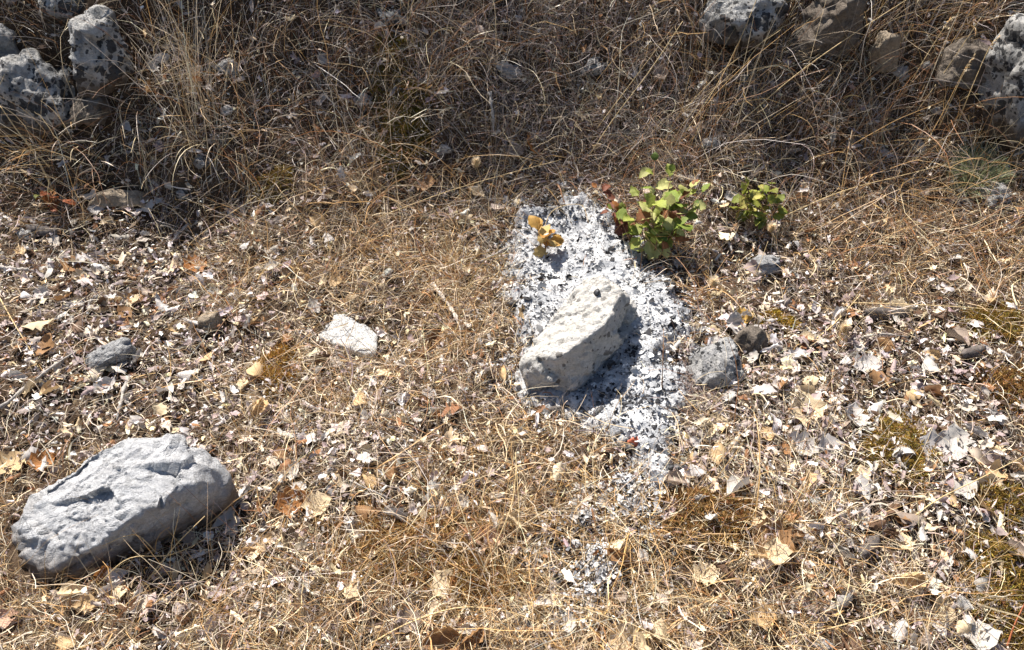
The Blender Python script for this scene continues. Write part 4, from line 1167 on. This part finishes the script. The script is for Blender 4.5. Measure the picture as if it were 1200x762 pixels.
def fur_mat_patch():
    rg = np.random.default_rng(500)
    c = ground(812, 456)
    n = 1500
    th, r = rg.uniform(0, 2 * np.pi, n), np.sqrt(rg.random(n))
    x, y = c[0] + 0.085 * r * np.cos(th), c[1] + 0.075 * r * np.sin(th)
    P = np.stack([x, y, terrain(x, y) + 0.03 * (1 - r ** 2)], 1)
    col = colours(rg, ['mauve', 'brown', 'grey'], [0.5, 0.35, 0.2], n) * 0.75
    V, F, C = blades(rg, P, rg.uniform(0, 2 * np.pi, n), rg.normal(0.1, 0.3, n), rg.uniform(0.02, 0.05, n), np.full(n, 0.0009), col, seg=4, droop=0.5, bend=1.5, wob=0.4)
    tag(link('fibre_mat', mesh_np('fibre_mat', V - c, F, M_STRAW, C), loc=c), 'purplish brown felt of fine dead stems right of the ash', 'dry grass')
fur_mat_patch()

# fluffy seed heads
def fluffy(px, py, h, label, seed, length=0.035):
    rg = np.random.default_rng(seed)
    top = ground(px, py, h); n = 260
    t = rg.random(n); th = rg.uniform(0, 2 * np.pi, n)
    rr = 0.0065 * np.sin(np.pi * np.clip(t * 0.9 + 0.08, 0, 1)) ** 0.6
    B = top + np.stack([rr * np.cos(th), rr * np.sin(th), (t - 0.5) * length], 1)
    d = np.stack([np.cos(th), np.sin(th), np.full(n, 0.8)], 1)
    V = np.stack([B - 0.0009 * np.stack([-np.sin(th), np.cos(th), 0 * th], 1), B + 0.0009 * np.stack([-np.sin(th), np.cos(th), 0 * th], 1), B + d * 0.010], 1).reshape(-1, 3)
    F = np.arange(n * 3).reshape(-1, 3)
    C = np.repeat(colours(rg, ['pale', 'straw'], [0.5, 0.5], n), 3, 0)
    foot = np.array([top[0] + 0.012, top[1] - 0.01, 0]); foot[2] = float(terrain(foot[0], foot[1]))
    root = link('fluffy_seed_head', None, loc=foot); tag(root, label, 'seed head')
    link('head', mesh_np('head', V - foot, F, M_SEED, C), root)
    core, Fc = ICO[2]
    link('core', mesh_np('core', core * [0.006, 0.006, length * 0.5] + top - foot, Fc, M_STALK, smooth=True), root)
    link('stem', tube_mesh('stem', spline([foot, (foot + top) / 2 + [0.006, 0, 0], top], 8), .0013, .0009, M_STALK, foot, 5), root)
fluffy(558, 192, .10, 'fluffy tan seed head at the foot of the mid bank', 1)
fluffy(904, 268, .08, 'fluffy pale seed head below the small shrub', 2, .028)
fluffy(990, 385, .05, 'fluffy pale seed head in the right hand litter', 3, .028)
fluffy(836, 332, .06, 'fluffy pale seed head right of the charred hollow', 4, .028)

# ------------------------------------------------------------------ charcoal
def char_mat():
    m, nt, b, out = new_mat('charcoal')
    tc = N(nt, 'ShaderNodeTexCoord').outputs['Object']
    n1 = noise(nt, tc, 2.2, 4, 0.7)
    nt.links.new(ramp(nt, n1, [(0.45, (0.012, 0.012, 0.014)), (0.75, (0.12, 0.12, 0.13))]), b.inputs['Base Color'])
    b.inputs['Roughness'].default_value = 0.6
    return m
M_CHAR = char_mat()
CH = []
for i in range(7):
    rr = np.random.default_rng(600 + i)
    nrm = rr.normal(size=(10, 3)); nrm /= np.linalg.norm(nrm, axis=1, keepdims=True)
    D, F = ICO[2]
    r = radial(D, (nrm, 0.6 + 0.4 * rr.random(10)), 30); r = np.minimum(r, 1.2)
    CH.append(mesh_np('charcoal_lump', D * r[:, None] * np.array([0.55, 0.42, 0.38]) , F, M_CHAR))
rg = np.random.default_rng(61)
named = [(700, 343, .022, 'black cinder on top of the ash boulder'), (735, 475, .04, 'large charcoal lump in the boulder shadow'), (710, 462, .038, 'charcoal lump at the foot of the boulder'), (699, 487, .045, 'upright charcoal lump below the boulder'),
         (602, 358, .034, 'black charcoal lump at the left edge of the ash'), (748, 410, .032, 'charcoal lump right of the boulder, upper'), (762, 412, .028, 'charcoal lump right of the boulder, rightmost'), (740, 432, .036, 'charcoal lump right of the boulder, lower'), (728, 428, .03, 'charcoal lump close against the boulder shade side'),
         (770, 520, .03, 'charcoal lump at the lower end of the ash'), (778, 305, .05, 'charred chunk in the hollow under the green shrub'), (785, 335, .045, 'charred chunk lower in the hollow right of the ash'), (795, 550, .03, 'charcoal lump at the bottom tip of the ash'), (820, 412, .03, 'dark cinder right of the ash near the speckled stone')]
def lump(px, py, s, label, k, group=None, h=0.012):
    p = ground(px, py, h)
    if 'on top' in label:
        p = at_z(px, py, p[2] + 0.14)
    o = link('charcoal_lump', CH[k % 7], loc=p, rot=tuple(rg.uniform(0, 6, 3)), scale=s)
    return tag(o, label, 'charcoal', group or 'charcoal lumps')
for i, (px, py, s, lab) in enumerate(named): lump(px, py, s, lab, i)
made = tries = 0
while made < 130 and tries < 5000:
    tries += 1
    px, py = rg.uniform(595, 800), rg.uniform(245, 560)
    p = ground(px, py, 0.012)
    if ash_mask(p[0], p[1]) < -0.02 or in_rock(p[None], 1.05)[0]: continue
    up = py < 330
    lump(px, py, float(np.clip(np.exp(rg.normal(math.log(0.018), 0.38)), 0.008, 0.036)), 'small black cinder lying on the ash above the boulder' if up else ('small black cinder on the ash left of the boulder' if px < 640 else 'small black cinder on the ash right of and below the boulder'), made, 'cinders above' if up else ('cinders left' if px < 640 else 'cinders right and below'))
    made += 1
# red shard
M_RED, nt_, b_, o_ = new_mat('red_brick')
b_.inputs['Base Color'].default_value = (0.48, 0.13, 0.07, 1); b_.inputs['Roughness'].default_value = 0.8
D, F = ICO[3]
rr = np.random.default_rng(5); nrm = rr.normal(size=(9, 3)); nrm /= np.linalg.norm(nrm, axis=1, keepdims=True)
r = np.minimum(radial(D, (nrm, 0.6 + 0.4 * rr.random(9)), 25), 1.2) * (1 + 0.12 * fbm(D * 3, 2, 3))
p = ground(742, 517, 0.018)
tag(link('red_shard', mesh_np('red_shard', D * r[:, None] * [0.016, 0.012, 0.009], F, M_RED), loc=p, rot=(0.3, 0.1, 0.2)), 'small red orange shard lying on the lower ash', 'shard')

# ------------------------------------------------------------------ green plants
rg = np.random.default_rng(71)
GL = [leaf_mesh('leaf', M_GREEN, rg, W=rg.uniform(0.27, 0.34), lobes=int(rg.integers(3, 5)), depth=rg.uniform(0.10, 0.22), roll=rg.uniform(-0.7, 0.7), bendl=rg.uniform(-0.7, 0.3), crumple=0.06, stem=0.15, stations=9) for _ in range(8)]

def plant(label, px, py, stems, tones, leaf_size, seed, cat='plant', name='green_shrub', per=8, thick=.0022):
    """stems: list of (photo x, photo y, height) tip positions"""
    rg = np.random.default_rng(seed)
    base = ground(px, py)
    root = link(name, None, loc=base); tag(root, label, cat)
    for tip in stems:
        tp = ground(tip[0], tip[1], tip[2])
        # the tip stands over the plant, at its own height, not on the bank behind
        mid = (base + tp) / 2 + np.array([rg.normal(0, 0.012), rg.normal(0, 0.01), 0.03])
        P = spline([base + np.append(rg.normal(0, 0.008, 2), -0.01), mid, tp], 14)
        st = link('stem', tube_mesh('stem', P, thick, thick * 0.5, M_STEM_BROWN, base, 5), root)
        for k in range(per):
            f = 0.35 + 0.65 * (k + rg.random() * 0.7) / per
            p = P[min(int(f * 13), 13)]
            az = rg.uniform(0, 2 * np.pi) if k < per - 1 else math.atan2(tp[1] - base[1], tp[0] - base[0])
            t = tones[rg.choice(len(tones), p=[w for _, w in tones])][0]
            s = leaf_size * rg.uniform(0.5, 1.25)
            tilt_y = rg.normal(-0.05, 0.55)
            R = Euler((rg.normal(0, 0.4), tilt_y, az)).to_matrix()
            off = np.array(R @ Vector((0.62 * s, 0, 0)))
            lf = link('leaf', GL[int(rg.integers(0, 8))], st, p - base + off, R.to_euler(), s)
            c = np.array(t) * math.exp(rg.normal(0, 0.15))
            lf.color = (*[float(v) for v in np.clip(c, 0, 0.8)], 1)
    return root
GREEN = [((0.22, 0.29, 0.05), .24), ((0.36, 0.41, 0.09), .32), ((0.55, 0.55, 0.22), .24), ((0.12, 0.18, 0.035), .07), ((0.33, 0.14, 0.06), .08), ((0.20, 0.08, 0.045), .05)]
plant('leafy green shrub with some red leaves growing at the edge of the ash', 768, 310,
      [(768, 182, .17), (788, 196, .19), (815, 212, .18), (826, 222, .17), (806, 250, .14), (745, 228, .15), (735, 250, .13), (762, 258, .12), (792, 268, .10), (740, 272, .08), (765, 225, .18), (785, 235, .17), (775, 285, .06), (800, 228, .17)], GREEN, 0.045, 72, per=8)
RED = [((0.24, 0.085, 0.05), .38), ((0.16, 0.06, 0.04), .27), ((0.25, 0.30, 0.06), .25), ((0.40, 0.17, 0.06), .10)]
plant('low red leaved sprig left of the green shrub', 742, 285, [(697, 218, .12), (703, 236, .10), (712, 248, .09), (726, 244, .10), (730, 264, .07)], RED, 0.034, 73, per=7, name='red_sprig')
YG = [((0.32, 0.34, 0.06), .4), ((0.24, 0.28, 0.05), .3), ((0.42, 0.38, 0.10), .3)]
plant('smaller yellow green shrub right of the leafy one', 888, 275, [(866, 226, .10), (875, 218, .12), (895, 222, .13), (908, 238, .10), (880, 250, .07), (892, 258, .06), (905, 212, .14), (870, 245, .07), (885, 236, .11)], YG, 0.038, 74, per=6)
DRY = [((0.55, 0.33, 0.09), .6), ((0.48, 0.24, 0.06), .3), ((0.62, 0.45, 0.18), .1)]
plant('dead golden leaved seedling standing in the ash', 640, 308, [(632, 270, .09), (645, 275, .08), (640, 285, .06)], DRY, 0.042, 75, per=5, name='dry_seedling')
ORG = [((0.36, 0.16, 0.055), .6), ((0.30, 0.09, 0.035), .25), ((0.20, 0.22, 0.05), .15)]
plant('rusty orange seedling at the foot of the left bank', 62, 252, [(48, 234, .07), (62, 230, .08), (75, 236, .07), (60, 242, .05)], ORG, 0.036, 76, per=5, name='orange_seedling')

def cushion(px, py, label, seed):
    rg = np.random.default_rng(seed)
    c = ground(px, py); n = 900
    th, r = rg.uniform(0, 2 * np.pi, n), np.sqrt(rg.random(n))
    x, y = c[0] + 0.065 * r * np.cos(th), c[1] + 0.06 * r * np.sin(th)
    P = np.stack([x, y, terrain(x, y) + 0.015], 1)
    t = rg.random((n, 1))
    col = (1 - t) * np.array([0.22, 0.25, 0.13]) + t * np.array([0.42, 0.44, 0.29])
    el = np.clip(1.45 - 0.9 * r + rg.normal(0, 0.2, n), 0.2, 1.55)
    V, F, C = blades(rg, P, th + rg.normal(0, 0.4, n), el, rg.uniform(0.03, 0.08, n) * (1.1 - 0.4 * r), rg.uniform(0.0016, 0.003, n), col, seg=4, droop=0.3, wob=0.3, keep_out=False)
    tag(link('cushion_plant', mesh_np('cushion_plant', V - c, F, M_MOSS, C), loc=c), label, 'plant')
cushion(1143, 212, 'grey green cushion plant on the right bank', 81)
